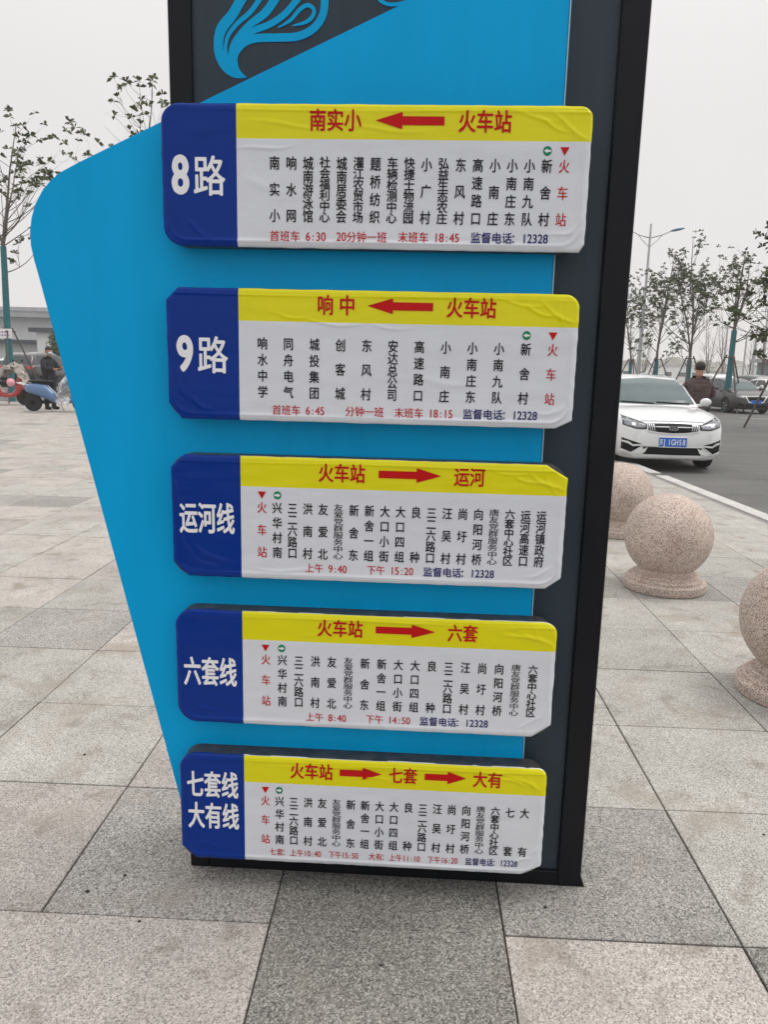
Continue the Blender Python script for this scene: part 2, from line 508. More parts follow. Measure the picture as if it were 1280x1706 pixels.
class Text:
    def __init__(s):
        s.v, s.f = [], []
    def poly(s, pts, fs=None):
        b = len(s.v)
        s.v += pts
        s.f += [tuple(i + b for i in f) for f in (fs or [tuple(range(len(pts)))])]
    def char(s, ch, cx, cz, w, h, off=0.0, cell=1.0):
        """bold = the same glyph printed again a hair beside itself, each pass a little higher"""
        vs, fs = glyph(ch)
        ox = 0.5 * cell
        oy = 0.38 if cell == 1.0 else 0.345
        sh = [(0, 0)]
        if off:
            sh = [(-off, 0), (off, 0)]
            if off > 0.012:
                sh += [(0, off), (0, -off)]
            if off > 0.02:
                sh += [(-off * .7, off * .7), (off * .7, off * .7), (off * .7, -off * .7), (-off * .7, -off * .7)]
        hx = w if cell == 1.0 else h
        for k, (dx, dz) in enumerate(sh):
            s.poly([(cx + (x - ox) * w + dx * w, cz + (y - oy) * h + dz * w, k) for x, y in vs], fs)
    def line(s, txt, x0, x1, cz, h, off=0.0):
        adv = [0.5 if ord(c) < 128 else 1.0 for c in txt]
        adv = [0.9 if c == '：' else a for c, a in zip(txt, adv)]
        tot = sum(adv)
        w = (x1 - x0) / tot
        x = x0
        for c, a in zip(txt, adv):
            if c == '：':
                s.char(c, x + a * w * 0.4, cz, w, h, off)
            elif c == ' ':
                pass
            elif c == ':':
                s.char(c, x + a * w / 2, cz, w, h * 1.0, off, 0.22)
            elif a == 0.5:
                s.char(c, x + a * w / 2, cz, w, h * 1.08, off, 0.5)
            else:
                s.char(c, x + a * w / 2, cz, w, h, off)
            x += a * w
    def column(s, txt, cx, z0, z1, w, h, off=0.0):
        n = len(txt)
        for i, c in enumerate(txt):
            z = z0 + (z1 - z0) * i / (n - 1)
            s.char(c, cx, z, w, h, off)
    def build(s, name, mat, parent, hf, eps=0.0011):
        vs = [(v[0], -(hf(v[0], v[1]) + eps + (v[2] * 0.00005 if len(v) > 2 else 0)), v[1]) for v in s.v]
        o = mesh_obj(name, vs, s.f, mat, parent)
        return o

# ------------------------------------------------------------------ the ground
TX0, TY0, TYAW, TT = -0.2757, 1.7561, -0.0355, 0.617
tc_, ts_ = cos(TYAW), sin(TYAW)
def grid(i, j):
    return (TX0 + tc_ * i * TT - ts_ * j * TT, TY0 + ts_ * i * TT + tc_ * j * TT)

ROAD_Z = -0.12
road = mesh_obj('ground', [(-460, -12, ROAD_Z - 0.012), (460, -12, ROAD_Z - 0.012), (460, 500, ROAD_Z - 0.012), (-460, 500, ROAD_Z - 0.012)], [(0, 1, 2, 3)], 'field')
tag(road, kind='structure')
lot = mesh_obj('road', [(-60, -10, ROAD_Z), (70, -10, ROAD_Z), (70, 75, ROAD_Z), (-60, 75, ROAD_Z)], [(0, 1, 2, 3)], 'asphalt')
tag(lot, kind='structure')
mk = MB()
def strip(x0, y0, x1, y1, w):
    d = Vector((x1 - x0, y1 - y0, 0)).normalized()
    n = Vector((-d.y, d.x, 0)) * w / 2
    a, b = Vector((x0, y0, ROAD_Z + 0.004)), Vector((x1, y1, ROAD_Z + 0.004))
    mk.add([a - n, b - n, b + n, a + n], [(0, 1, 2, 3)])
strip(13.6, 29.2, 16.2, 27.8, 0.13)
strip(11.5, 22.2, 22, 21.0, 0.10)
strip(17.8, 33.0, 20.5, 31.5, 0.13)
strip(9.0, 36, 9.4, 31, 0.12)
tag(mk.build('road_marking', 'line'), kind='structure')

# plaza slab: right edge along the kerb, then turning away to the left behind the sign
CORN = [(3.945, 12.3), (3.78, 12.52), (3.4, 12.68), (2.8, 13.0)]
plaza_poly = [(-34, -3), (3.945, -3), (3.945, 11.9)] + CORN + [(-11.5, 26.8), (-34, 27.5)]
pb = MB()
pb.prism_z(plaza_poly, ROAD_Z - 0.004, -0.014)
paving = pb.build('plaza_paving', 'joint')
tag(paving, kind='structure')

def inside(x, y):
    c = False
    P = plaza_poly
    for a in range(len(P)):
        x1, y1 = P[a]
        x2, y2 = P[a - 1]
        if (y1 > y) != (y2 > y) and x < (x2 - x1) * (y - y1) / (y2 - y1) + x1:
            c = not c
    return c

rng = random.Random(5)
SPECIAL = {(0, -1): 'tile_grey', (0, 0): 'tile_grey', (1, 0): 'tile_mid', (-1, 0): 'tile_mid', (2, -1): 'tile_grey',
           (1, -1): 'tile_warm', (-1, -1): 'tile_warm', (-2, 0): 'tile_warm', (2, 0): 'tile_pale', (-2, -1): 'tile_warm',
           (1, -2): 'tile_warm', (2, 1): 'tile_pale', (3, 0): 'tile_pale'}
def vis(x, y):
    d = Vector((x, y, -CAM_H))
    k = d.dot(_f)
    if k < 0.3:
        return False
    px, py = 640 + F_PX * d.dot(_r2) / k, 853 - F_PX * d.dot(_u2) / k
    return -80 < px < 1360 and py < 1790
tiles = []
for j in range(-3, 44):
    for i in range(-44, 8):
        pts = [grid(i, j), grid(i + 1, j), grid(i + 1, j + 1), grid(i, j + 1)]
        if pts[0][0] > 3.50:
            continue
        if not all(inside(*p) for p in pts[:1] + pts[3:]):
            continue
        seen = any(vis(*p) for p in pts)
        cx, cy = sum(p[0] for p in pts) / 4, sum(p[1] for p in pts) / 4
        near = sqrt(cx * cx + cy * cy)
        hid = -0.46 < cx / max(cy, .1) < 0.29 and cy > 2.9      # stands behind the sign
        tiles.append((near + (0 if seen else 60) + (30 if hid else 0), i, j, pts))
tiles.sort()
def tile_geo(mbx, i, j, pts, full):
    g = 0.0026 if full else 0.0035
    if (i, j) in ((0, -1), (0, 0)):
        g = 0.0014
    c = Vector((sum(p[0] for p in pts) / 4, sum(p[1] for p in pts) / 4, 0))
    zt = rng.uniform(-0.0012, 0.0012)
    rx, ry = rng.uniform(-0.0012, 0.0012), rng.uniform(-0.0012, 0.0012)
    jit = [(rng.uniform(-0.0008, 0.0008), rng.uniform(-0.0008, 0.0008)) for _ in range(4)]
    def corner(k, inset, z):
        x, y = pts[k]
        sx = 1 if k in (0, 3) else -1
        sy = 1 if k in (0, 1) else -1
        x += tc_ * sx * inset - ts_ * sy * inset + jit[k][0]
        y += ts_ * sx * inset + tc_ * sy * inset + jit[k][1]
        x = min(x, 3.531)
        return (x, y, z + (x - c.x) * rx + (y - c.y) * ry)
    if full:
        vs = [corner(k, g, -0.012) for k in range(4)] + [corner(k, g, zt - 0.0018) for k in range(4)] + [corner(k, g + 0.0018, zt) for k in range(4)]
        fs = [(a, (a + 1) % 4, 4 + (a + 1) % 4, 4 + a) for a in range(4)] + [(4 + a, 4 + (a + 1) % 4, 8 + (a + 1) % 4, 8 + a) for a in range(4)] + [(8, 9, 10, 11)]
    else:
        vs = [corner(k, g, -0.012) for k in range(4)] + [corner(k, g, zt) for k in range(4)]
        fs = [(a, (a + 1) % 4, 4 + (a + 1) % 4, 4 + a) for a in range(4)] + [(4, 5, 6, 7)]
    mbx.add(vs, fs)
rest = MB()
TM = ['tile_warm', 'tile_pale', 'tile_mid']
for n_, (d_, i, j, pts) in enumerate(tiles):
    if (i, j) == (-2, -1):
        continue
    if (i, j) == (-1, -1):
        pts = [grid(-2, -1), pts[1], pts[2], grid(-2, 0)]
    right = i >= 1
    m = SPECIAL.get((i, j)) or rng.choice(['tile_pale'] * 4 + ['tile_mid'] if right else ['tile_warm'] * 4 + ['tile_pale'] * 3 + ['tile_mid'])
    if n_ < 300:
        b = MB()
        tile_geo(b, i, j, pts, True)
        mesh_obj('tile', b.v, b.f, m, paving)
    else:
        rest.cur = TM.index(m) if m in TM else 0
        tile_geo(rest, i, j, pts, False)
o = mesh_obj('distant_tiles', rest.v, rest.f, TM, paving, midx=rest.mi)
tag(o, kind='stuff')

# edge slabs, gutter and kerb
kerb = mesh_obj('kerb', [(3.853, -3, -0.0125), (3.943, -3, -0.0125), (3.943, 12.0, -0.0125), (3.853, 12.0, -0.0125)], [(0, 1, 2, 3)], 'gutter')
tag(kerb, kind='structure')
y = -3.0
while y < 12.0:
    L = 1.235
    e = min(y + L, 12.1)
    b = MB()
    b.bevbox((3.692, (y + e) / 2, -0.006), (0.312, e - y - 0.005, 0.0125), 0.002)
    b.build('edge_slab', 'tile_pale', kerb)
    y = e
y = -3.0
while y < 10.9:
    e = min(y + 0.995, 11.2)
    b = MB()
    b.bevbox((4.04, (y + e) / 2, -0.065), (0.18, e - y - 0.004, 0.135), 0.006)
    b.build('kerb_stone', 'kerb_stone', kerb)
    y = e
edge = [(4.04, 11.2), (4.04, 12.34), (3.87, 12.58), (3.5, 12.74), (3.0, 12.97)]
far_a, far_b = Vector((3.0, 12.97)), Vector((-11.45, 26.95))
nseg = 20
edge += [tuple(far_a.lerp(far_b, k / nseg)) for k in range(1, nseg + 1)]
for a, b_ in zip(edge[:-1], edge[1:]):
    d = Vector((b_[0] - a[0], b_[1] - a[1]))
    b = MB()
    b.bevbox(((a[0] + b_[0]) / 2, (a[1] + b_[1]) / 2, -0.065), (d.length - 0.002, 0.18, 0.135), 0.006, math.atan2(d.y, d.x))
    b.build('kerb_stone', 'kerb_stone', kerb)
# small dark gum spots trodden on the paving
for gx, gy, r in ((-0.80, 1.86, .006), (-0.72, 1.93, .0045), (-0.62, 1.75, .0045), (0.47, 1.84, .005), (0.02, 1.62, .004), (-1.1, 2.6, .006), (1.7, 2.7, .006), (1.25, 2.2, .005)):
    b = MB()
    b.lathe([(r, 0.0), (r * 0.9, 0.0012), (r * 0.4, 0.0018)], 9, (gx, gy, 0.001))
    b.build('gum_spot', 'gum', paving)

# ------------------------------------------------------------------ the sign
SIGN = thing('bus_route_sign', 'tall dark sign board with a bright blue fin and five bus route plates', 'bus stop sign', (-0.5406, 1.98673, 0), -0.04579)
BW, BH, FRW = 1.131, 2.85, 0.055
b = MB()
b.box((BW / 2, 0.11, BH / 2), (BW - 2 * FRW + 0.02, 0.21, BH - 0.03))
b.build('body_panel', 'body', SIGN)
for x0, x1 in ((-0.002, FRW - 0.002), (BW - FRW - 0.012, BW)):
    b = MB()
    b.bevbox(((x0 + x1) / 2, 0.108, BH / 2), (x1 - x0, 0.232, BH), 0.003)
    b.build('side_frame', 'frame', SIGN)
b = MB()
b.bevbox((BW / 2 - 0.006, 0.108, 0.0225), (BW - 2 * FRW - 0.012, 0.229, 0.045), 0.002)
b.build('bottom_frame', 'frame', SIGN)
b = MB()
b.bevbox((BW / 2, 0.108, BH + 0.02), (BW + 0.02, 0.25, 0.04), 0.004)
b.build('top_cap', 'frame', SIGN)
b = MB()   # folded sheet corner sticking out at the foot
b.prism([(BW, 0.0), (BW + 0.012, 0.0), (BW, 0.035)], -0.006, 0.0)
b.build('sheet_corner', 'frame', SIGN)
# blue fin
arc = [(-0.2257, 1.9248), (-0.2717, 1.902), (-0.299, 1.882), (-0.322, 1.857), (-0.340, 1.828), (-0.352, 1.796), (-0.358, 1.765), (-0.3585, 1.730), (-0.3525, 1.695), (-0.3439, 1.6597)]
fin = [(0.9405, 2.447), (0.0961, 2.0695)] + arc + [(-0.0169, 0.2122), (0.0, 0.125), (0.9405, 0.125)]
bm = bmesh.new()
fv = [bm.verts.new((x, -0.030, z)) for x, z in fin]
face = bm.faces.new(fv)
r = bmesh.ops.extrude_face_region(bm, geom=[face])
for v in r['geom']:
    if isinstance(v, bmesh.types.BMVert):
        v.co.y = -0.001
bmesh.ops.recalc_face_normals(bm, faces=bm.faces)
ed = [e for e in bm.edges if all(abs(v.co.y + 0.030) < 1e-5 for v in e.verts)]
bmesh.ops.bevel(bm, geom=ed, offset=0.0025, segments=2, affect='EDGES')
me = bpy.data.meshes.new('blue_fin')
bm.to_mesh(me)
bm.free()
me.materials.append(M['blade'])
o = bpy.data.objects.new('blue_fin', me)
COL.objects.link(o)
o.parent = SIGN
b = MB()
b.box((0.9422, -0.0165, 1.28), (0.0024, 0.028, 2.3))
b.build('edge_strip', 'edge', SIGN)
# swirl emblem on the dark part, built as raised tapering strokes
SW = [
 [(0.214, 2.3571, 0.0206), (0.1933, 2.3253, 0.0247), (0.1699, 2.2933, 0.0275), (0.1515, 2.2656, 0.0289), (0.1251, 2.2354, 0.0302), (0.1168, 2.2051, 0.0275), (0.12, 2.177, 0.0289), (0.1341, 2.1511, 0.0261), (0.1574, 2.1346, 0.0179), (0.1835, 2.1291, 0.0041)],
 [(0.2598, 2.3571, 0.0137), (0.2342, 2.3208, 0.0137), (0.2135, 2.2934, 0.0137), (0.1928, 2.2694, 0.0137), (0.1615, 2.2448, 0.0124), (0.1404, 2.2192, 0.011), (0.1337, 2.1911, 0.0096), (0.1385, 2.1629, 0.011), (0.1549, 2.1441, 0.0096), (0.1757, 2.131, 0.0055)],
 [(0.3004, 2.3616, 0.0179), (0.275, 2.3254, 0.0206), (0.252, 2.2957, 0.0234), (0.2287, 2.2681, 0.0234), (0.1925, 2.2435, 0.0192), (0.1622, 2.217, 0.0124), (0.1478, 2.1935, 0.011), (0.1437, 2.1629, 0.011), (0.1539, 2.1417, 0.0096), (0.1767, 2.13, 0.0055)],
 [(0.341, 2.3481, 0.0165), (0.3259, 2.3209, 0.0179), (0.3031, 2.2935, 0.0179), (0.2749, 2.265, 0.0179), (0.2389, 2.2437, 0.0179), (0.2027, 2.2311, 0.0179), (0.1688, 2.2109, 0.0206), (0.1513, 2.1818, 0.0179), (0.154, 2.1536, 0.0179), (0.1757, 2.131, 0.0069)],
 [(0.3308, 2.3706, 0.0165), (0.3563, 2.3391, 0.0206), (0.3707, 2.3119, 0.022), (0.37, 2.2731, 0.022), (0.3559, 2.2454, 0.022), (0.3314, 2.2269, 0.022), (0.3006, 2.2175, 0.022), (0.2594, 2.2159, 0.022), (0.2077, 2.2139, 0.022), (0.1765, 2.203, 0.022), (0.1565, 2.1795, 0.0206), (0.1551, 2.1583, 0.0192), (0.1643, 2.1394, 0.0137), (0.1819, 2.1291, 0.0034)],
 [(0.2605, 2.2373, 0.0027), (0.2903, 2.2531, 0.0096), (0.3108, 2.2743, 0.011), (0.3312, 2.2858, 0.011), (0.3465, 2.2762, 0.011), (0.3425, 2.2606, 0.011), (0.3252, 2.2486, 0.0096), (0.2955, 2.2416, 0.0027)],
 [(0.6036, 2.3212, 0.0082), (0.5781, 2.3347, 0.0096), (0.5379, 2.3392, 0.0096), (0.503, 2.3256, 0.0096), (0.4985, 2.303, 0.0096), (0.5139, 2.2903, 0.0096), (0.5367, 2.2876, 0.0096), (0.5643, 2.2931, 0.0096), (0.5841, 2.3031, 0.0069)],
]
def catmull(P, n=6):
    out = []
    for i in range(len(P) - 1):
        p0, p1, p2, p3 = (Vector(P[max(i - 1, 0)]), Vector(P[i]), Vector(P[i + 1]), Vector(P[min(i + 2, len(P) - 1)]))
        for k in range(n):
            t = k / n
            out.append(0.5 * ((2 * p1) + (p2 - p0) * t + (2 * p0 - 5 * p1 + 4 * p2 - p3) * t * t + (3 * p1 - p0 - 3 * p2 + p3) * t ** 3))
    out.append(Vector(P[-1]))
    return out
for si, S in enumerate(SW):
    C = catmull(S)
    b = MB()
    vs, fs = [], []
    yf = 0.0035 - 0.00015 * si
    for k, p in enumerate(C):
        a, c = C[max(k - 1, 0)], C[min(k + 1, len(C) - 1)]
        d = Vector((c.x - a.x, c.y - a.y)).normalized()
        n = Vector((-d.y, d.x)) * p.z * 0.41
        vs += [(p.x + n.x, yf, p.y + n.y), (p.x - n.x, yf, p.y - n.y), (p.x + n.x, 0.008, p.y + n.y), (p.x - n.x, 0.008, p.y - n.y)]
    for k in range(len(C) - 1):
        q = k * 4
        fs += [(q, q + 1, q + 5, q + 4), (q, q + 4, q + 6, q + 2), (q + 1, q + 3, q + 7, q + 5)]
    b.add(vs, fs)
    b.build('emblem_stroke', 'logo', SIGN)

# ---- route plates
PH, PW = 0.3175, 1.0
YCORE, YFILM = -0.031, -0.088

def inset(kind, d):
    """horizontal inset of the outline at vertical distance d from the edge"""
    t, rx, rz = kind
    if d >= rz:
        return 0.0
    if t == 'r':
        q = (rz - d) / rz
        return rx * (1 - sqrt(max(0, 1 - q * q)))
    return rx * (1 - d / rz)

def sd_round(x, z, ins, r):
    cx, cz = PW / 2, PH / 2
    qx = abs(x - cx) - (cx - ins - r)
    qz = abs(z - cz) - (cz - ins - r)
    return sqrt(max(qx, 0) ** 2 + max(qz, 0) ** 2) + min(max(qx, qz), 0) - r

def relief(seed, creases, strength=1.0):
    o3 = Vector((seed * 7.3, seed * 2.1, seed * 5.7))
    def h(x, z):
        v = 0.0005 * noise.noise(Vector((x * 3.0, z * 9.0, 0)) + o3)
        v += 0.0004 * noise.noise(Vector((x * 11.0, z * 34.0, 3)) + o3)
        m = 0.5 + 0.9 * noise.noise(Vector((x * 4, z * 6, 9)) + o3)
        m = min(1.3, max(0.15, m + 0.25))
        dtop = PH - 0.0145 - z + 0.0012 * sin(x * 9 + seed)
        v += 0.0013 * m * math.exp(-(dtop / 0.0028) ** 2)
        d = sd_round(x, z, 0.0135, 0.045)
        if z < PH * 0.8:
            v += 0.0019 * m * math.exp(-(d / 0.0036) ** 2) * min(1, (PH * 0.8 - z) / 0.03)
        e = min(x, PW - x, z, PH - z)
        if e < 0.02:   # diagonal gathers at the rim
            v += 0.0006 * noise.noise(Vector(((x + z) * 55, (x - z) * 12, 5)) + o3) * (1 - e / 0.02)
        for (x0, z0, x1, z1, amp, wd) in creases:
            dx, dz = x1 - x0, z1 - z0
            L2 = dx * dx + dz * dz
            t = ((x - x0) * dx + (z - z0) * dz) / L2
            if -0.05 < t < 1.05:
                bend = 0.006 * sin(t * 5 + seed)
                dist = abs((x - x0) * dz - (z - z0) * dx) / sqrt(L2)
                sg = ((x - x0) * dz - (z - z0) * dx) / sqrt(L2) + bend
                v += amp * math.exp(-(sg / wd) ** 2) * max(0, sin(pi * min(1, max(0, t))))
        return v * strength * 1.7
    return h

def film_sheet(parent, zl, corners, h):
    """blue / yellow / white printed film, one mesh"""
    TL, TR, BL, BR = corners
    zy = zl['yellow']
    xd = 0.1795
    rows = [0.0, 0.0012]
    n = 84
    for k in range(1, n + 1):
        rows.append(0.0012 + (zy - 0.0012) * k / n)
    n2 = 32
    for k in range(1, n2):
        rows.append(zy + (PH - 0.0012 - zy) * k / n2)
    rows += [PH - 0.0012, PH]
    nl, nr = 52, 250
    vs, fs, mi = [], [], []
    for z in rows:
        xl = inset(BL, z) if z < PH / 2 else inset(TL, PH - z)
        xr = PW - (inset(BR, z) if z < PH / 2 else inset(TR, PH - z))
        xl += 0.0008 * noise.noise(Vector((z * 38, 1.7, parent.location.z * 9)))
        xr += 0.0013 * noise.noise(Vector((z * 45, 8.1, parent.location.z * 9)))
        xs = [xl + (xd - xl) * k / nl for k in range(nl + 1)] + [xd + (xr - xd) * k / nr for k in range(1, nr + 1)]
        for k, x in enumerate(xs):
            e = min(x - xl, xr - x, z, PH - z) if 0 < k < len(xs) - 1 else 0
            dr = 0.0045 * (1 - min(1, e / 0.008)) ** 2
            zz = z + (0.0009 * noise.noise(Vector((x * 26, z * 5, parent.location.z * 5))) if z < 0.001 or z > PH - 0.001 else 0)
            vs.append((x, -(h(x, z) - dr), zz))
    W = nl + nr + 1
    for j in range(len(rows) - 1):
        for k in range(W - 1):
            a = j * W + k
            fs.append((a, a + 1, a + W + 1, a + W))
            mi.append(0 if k < nl else (2 if rows[j] < zy - 1e-6 else 1))
    # folded back lip all round
    ring = [k for k in range(W)] + [j * W + W - 1 for j in range(1, len(rows))] + [(len(rows) - 1) * W + k for k in range(W - 2, -1, -1)] + [j * W for j in range(len(rows) - 2, 0, -1)]
    base = len(vs)
    for k in ring:
        x, y_, z = vs[k]
        vs.append((x, y_ + 0.005, z))
    for q in range(len(ring)):
        a, b2 = ring[q], ring[(q + 1) % len(ring)]
        fs.append((b2, a, base + q, base + (q + 1) % len(ring)))
        x, z = vs[a][0], vs[a][2]
        mi.append(0 if x < xd else 3)
    return mesh_obj('printed_film', vs, fs, ['film_blue', 'film_yellow', 'film_white', 'film_edge'], parent, True, mi)

def rrect(x0, z0, x1, z1, r, n=8):
    out = []
    for cx, cz, a0 in ((x1 - r, z1 - r, 0), (x0 + r, z1 - r, pi / 2), (x0 + r, z0 + r, pi), (x1 - r, z0 + r, 1.5 * pi)):
        for k in range(n + 1):
            a = a0 + pi / 2 * k / n
            out.append((cx + r * cos(a), cz + r * sin(a)))
    return out

def arrow(T, x0, x1, z, half=0.0095, headh=0.0185, headl=0.062, dz=0.0):
    s = 1 if x1 > x0 else -1
    headl = min(headl, abs(x1 - x0) * 0.45)
    xb = x1 - s * headl
    T.poly([(x0, z - half), (xb, z - half), (xb, z - headh), (x1, z), (xb, z + headh), (xb, z + half), (x0, z + half)],
           [(0, 1, 5, 6), (2, 3, 4)])

def plate_label(parent, zb, corners, creases, seed, title, heads, arrows, cols, colx, tri, dot, dot_dir, foot, label, film_dz=0.0, yz=0.241, notes=None):
    """one route plate: dark box, printed film, lettering"""
    P = bpy.data.objects.new('route_plate', None)
    COL.objects.link(P)
    P.parent = SIGN
    P.location = (0, 0, zb)
    P['label'] = label
    bm = bmesh.new()
    vs_ = [bm.verts.new((x, YFILM + 0.0065, z)) for x, z in rrect(0.001, 0.002, PW - 0.002, PH + 0.0, 0.048)]
    fc = bm.faces.new(vs_)
    rr = bmesh.ops.extrude_face_region(bm, geom=[fc])
    for v in rr['geom']:
        if isinstance(v, bmesh.types.BMVert):
            v.co.y = YCORE
    bmesh.ops.recalc_face_normals(bm, faces=bm.faces)
    me = bpy.data.meshes.new('plate_box')
    bm.to_mesh(me)
    bm.free()
    me.materials.append(M['core'])
    c = bpy.data.objects.new('plate_box', me)
    COL.objects.link(c)
    c.parent = P
    h0 = relief(seed, creases)
    hf = lambda x, z: h0(x, z) - YFILM
    film_sheet(P, {'yellow': yz}, corners, hf)
    w = Text()
    title(w)
    w.build('route_name', 'ink_white', P, hf)
    for (txt, x0, x1) in heads:
        r_ = Text()
        r_.line(txt, x0, x1, 0.282, 0.050, 0.022)
        r_.build('heading', 'ink_red', P, hf)
    for (x0, x1) in arrows:
        a = Text()
        arrow(a, x0, x1, 0.282)
        a.build('arrow', 'ink_red', P, hf)
    n = len(cols)
    for i, txt in enumerate(cols):
        if isinstance(colx[0], (int, float)) and len(colx) == 2:
            x = colx[0] + (colx[1] - colx[0]) * i / (n - 1)
        else:
            x = colx[i]
        red = txt == '火车站'
        T = Text()
        k = len(txt)
        hh = {2: 0.0315, 3: 0.0315, 4: 0.031, 5: 0.031, 6: 0.0262, 8: 0.0190}[k]
        ww = 0.0258
        z0, z1 = 0.188, 0.0715
        if k == 8:
            z0, z1 = 0.194, 0.068
        if k == 6:
            z0, z1 = 0.191, 0.070
        T.column(txt, x, z0, z1, ww, hh, 0.012 if red else (0.008 if k == 8 else 0.018))
        T.build('stop_name', 'ink_red' if red else 'ink_black', P, hf)
    t_ = Text()
    t_.poly([(tri - 0.0105, 0.229), (tri + 0.0105, 0.229), (tri, 0.2105)], [(2, 1, 0)])
    t_.build('triangle_mark', 'ink_red', P, hf)
    g = Text()
    ring = [(dot + 0.0098 * cos(2 * pi * k / 24), 0.2205 + 0.0103 * sin(2 * pi * k / 24)) for k in range(24)]
    g.poly(ring)
    g.build('direction_dot', 'ink_green', P, hf)
    a = Text()
    s = dot_dir
    a.poly([(dot - s * 0.0075, 0.2183), (dot + s * 0.0, 0.2183), (dot, 0.2150), (dot + s * 0.0075, 0.2205), (dot, 0.2260), (dot, 0.2227), (dot - s * 0.0075, 0.2227)],
           [(0, 1, 5, 6), (2, 3, 4)])
    a.build('direction_arrow', 'ink_white', P, hf, 0.0016)
    for (txt, x0, x1, z, col) in foot:
        f = Text()
        f.line(txt, x0, x1, z, 0.0262 if len(foot) < 5 else 0.0235, 0.010 if col == 'ink_red' else 0.016)
        f.build('footer_text', col, P, hf)
    return P

def t_num(n):
    def f(w):
        w.char(n, 0.045, 0.160, 0.082, 0.118, 0.042, 0.5)
        w.char('路', 0.114, 0.158, 0.079, 0.095, 0.014)
    return f
def t_line(a, z, h=0.085, dx=0.0):
    def f(w):
        for k, c in enumerate(a):
            w.char(c, 0.0435 + 0.048 * k + dx, z, 0.0475, h, 0.034)
    return f
def t_two(w):
    t_line('七套线', 0.2285, 0.083)(w)
    t_line('大有线', 0.1340, 0.083, 0.001)(w)

TRC = [(0.90, 0.300, 1.0, 0.245, 0.0016, 0.0045), (0.86, 0.292, 0.955, 0.262, 0.0013, 0.0035), (0.945, 0.31, 0.975, 0.225, 0.0010, 0.003), (0.80, 0.303, 0.93, 0.287, 0.0009, 0.0032)]
BLC = [(0.02, 0.13, 0.05, 0.04, 0.0012, 0.0045), (0.045, 0.06, 0.12, 0.018, 0.0013, 0.0045), (0.9, 0.028, 0.985, 0.055, 0.0012, 0.004), (0.955, 0.02, 0.99, 0.09, 0.0009, 0.003)]
N3 = '上午 9:40'
JB, JR = 'ink_navy', 'ink_red'
BUS = '监督电话：12328'
plate_label(None, 1.7257, [('r', .045, .04), ('r', .03, .028), ('r', .05, .045), ('c', .012, .018)],
            TRC + BLC + [(0.165, 0.212, 0.33, 0.232, 0.0013, 0.003), (0.18, 0.15, 0.30, 0.13, 0.0008, 0.01), (0.2, 0.275, 0.42, 0.268, 0.0009, 0.004), (0.42, 0.265, 0.63, 0.262, 0.0008, 0.004)], 1.0,
            t_num('8'), [('南实小', 0.350, 0.472), ('火车站', 0.694, 0.817)], [(0.6626, 0.5043)],
            ['南实小', '响水网', '城南游泳馆', '社会福利中心', '城南居委会', '灌江农贸市场', '题桥纺织', '车辆检测中心', '快捷士物流园', '小广村', '弘益生态农庄', '东风村', '高速路口', '小南庄', '小南庄东', '小南九队', '新舍村', '火车站'],
            (0.2692, 0.9411), 0.9403, 0.9009, -1,
            [('首班车 6:30', .2568, .3916, .0255, JR), ('20分钟一班', .4159, .5368, .0262, JR), ('末班车 18:45', .5623, .7076, .0275, JR), (BUS, .733, .9145, .0285, JB)],
            'top route plate, route 8 with seventeen stops and the railway station')
plate_label(None, 1.3128, [('c', .03, .03), ('r', .035, .035), ('c', .032, .038), ('c', .04, .02)],
            TRC + BLC + [(0.33, 0.245, 0.50, 0.236, 0.0013, 0.003), (0.48, 0.24, 0.62, 0.23, 0.0010, 0.003), (0.25, 0.262, 0.36, 0.25, 0.0009, 0.003), (0.60, 0.115, 0.78, 0.10, 0.0008, 0.008)], 2.0,
            t_num('9'), [('响', 0.371, 0.412), ('中', 0.424, 0.465), ('火车站', 0.683, 0.803)], [(0.6514, 0.4931)],
            ['响水中学', '同舟电气', '城投集团', '创客城', '东风村', '安达总公司', '高速路口', '小南庄', '小南庄东', '小南九队', '新舍村', '火车站'],
            (0.2378, 0.9415), 0.9402, 0.8776, -1,
            [('首班车 6:45', .2607, .3923, .028, JR), ('分钟一班', .4430, .5393, .029, JR), ('末班车 18:15', .5646, .7088, .029, JR), (BUS, .7324, .9146, .030, JB)],
            'second route plate from the top, route 9 with a peeled footer number')
plate_label(None, 0.9052, [('c', .035, .032), ('c', .055, .032), ('c', .040, .035), ('c', .038, .028)],
            TRC + BLC + [(0.05, 0.09, 0.15, 0.03, 0.0014, 0.005), (0.2, 0.03, 0.38, 0.024, 0.0010, 0.004)], 3.0,
            t_line('运河线', 0.156), [('火车站', 0.377, 0.4965), ('运河', 0.718, 0.7955)], [(0.5296, 0.6868)],
            ['火车站', '兴华村南', '三二六路口', '洪南村', '友爱北', '友爱党群服务中心', '新舍东', '新舍一组', '大口小街', '大口四组', '良种', '三二六路口', '汪吴村', '尚圩村', '向阳河桥', '唐友党群服务中心', '六套中心社区', '运河高速口', '运河镇政府'],
            (0.2335, 0.9404), 0.2338, 0.2736, 1,
            [('上午 9:40', .3447, .4532, .0335, JR), ('下午 15:20', .5042, .6242, .034, JR), (BUS, .6489, .8302, .0345, JB)],
            'middle route plate, canal line, its film torn off the upper right corner')
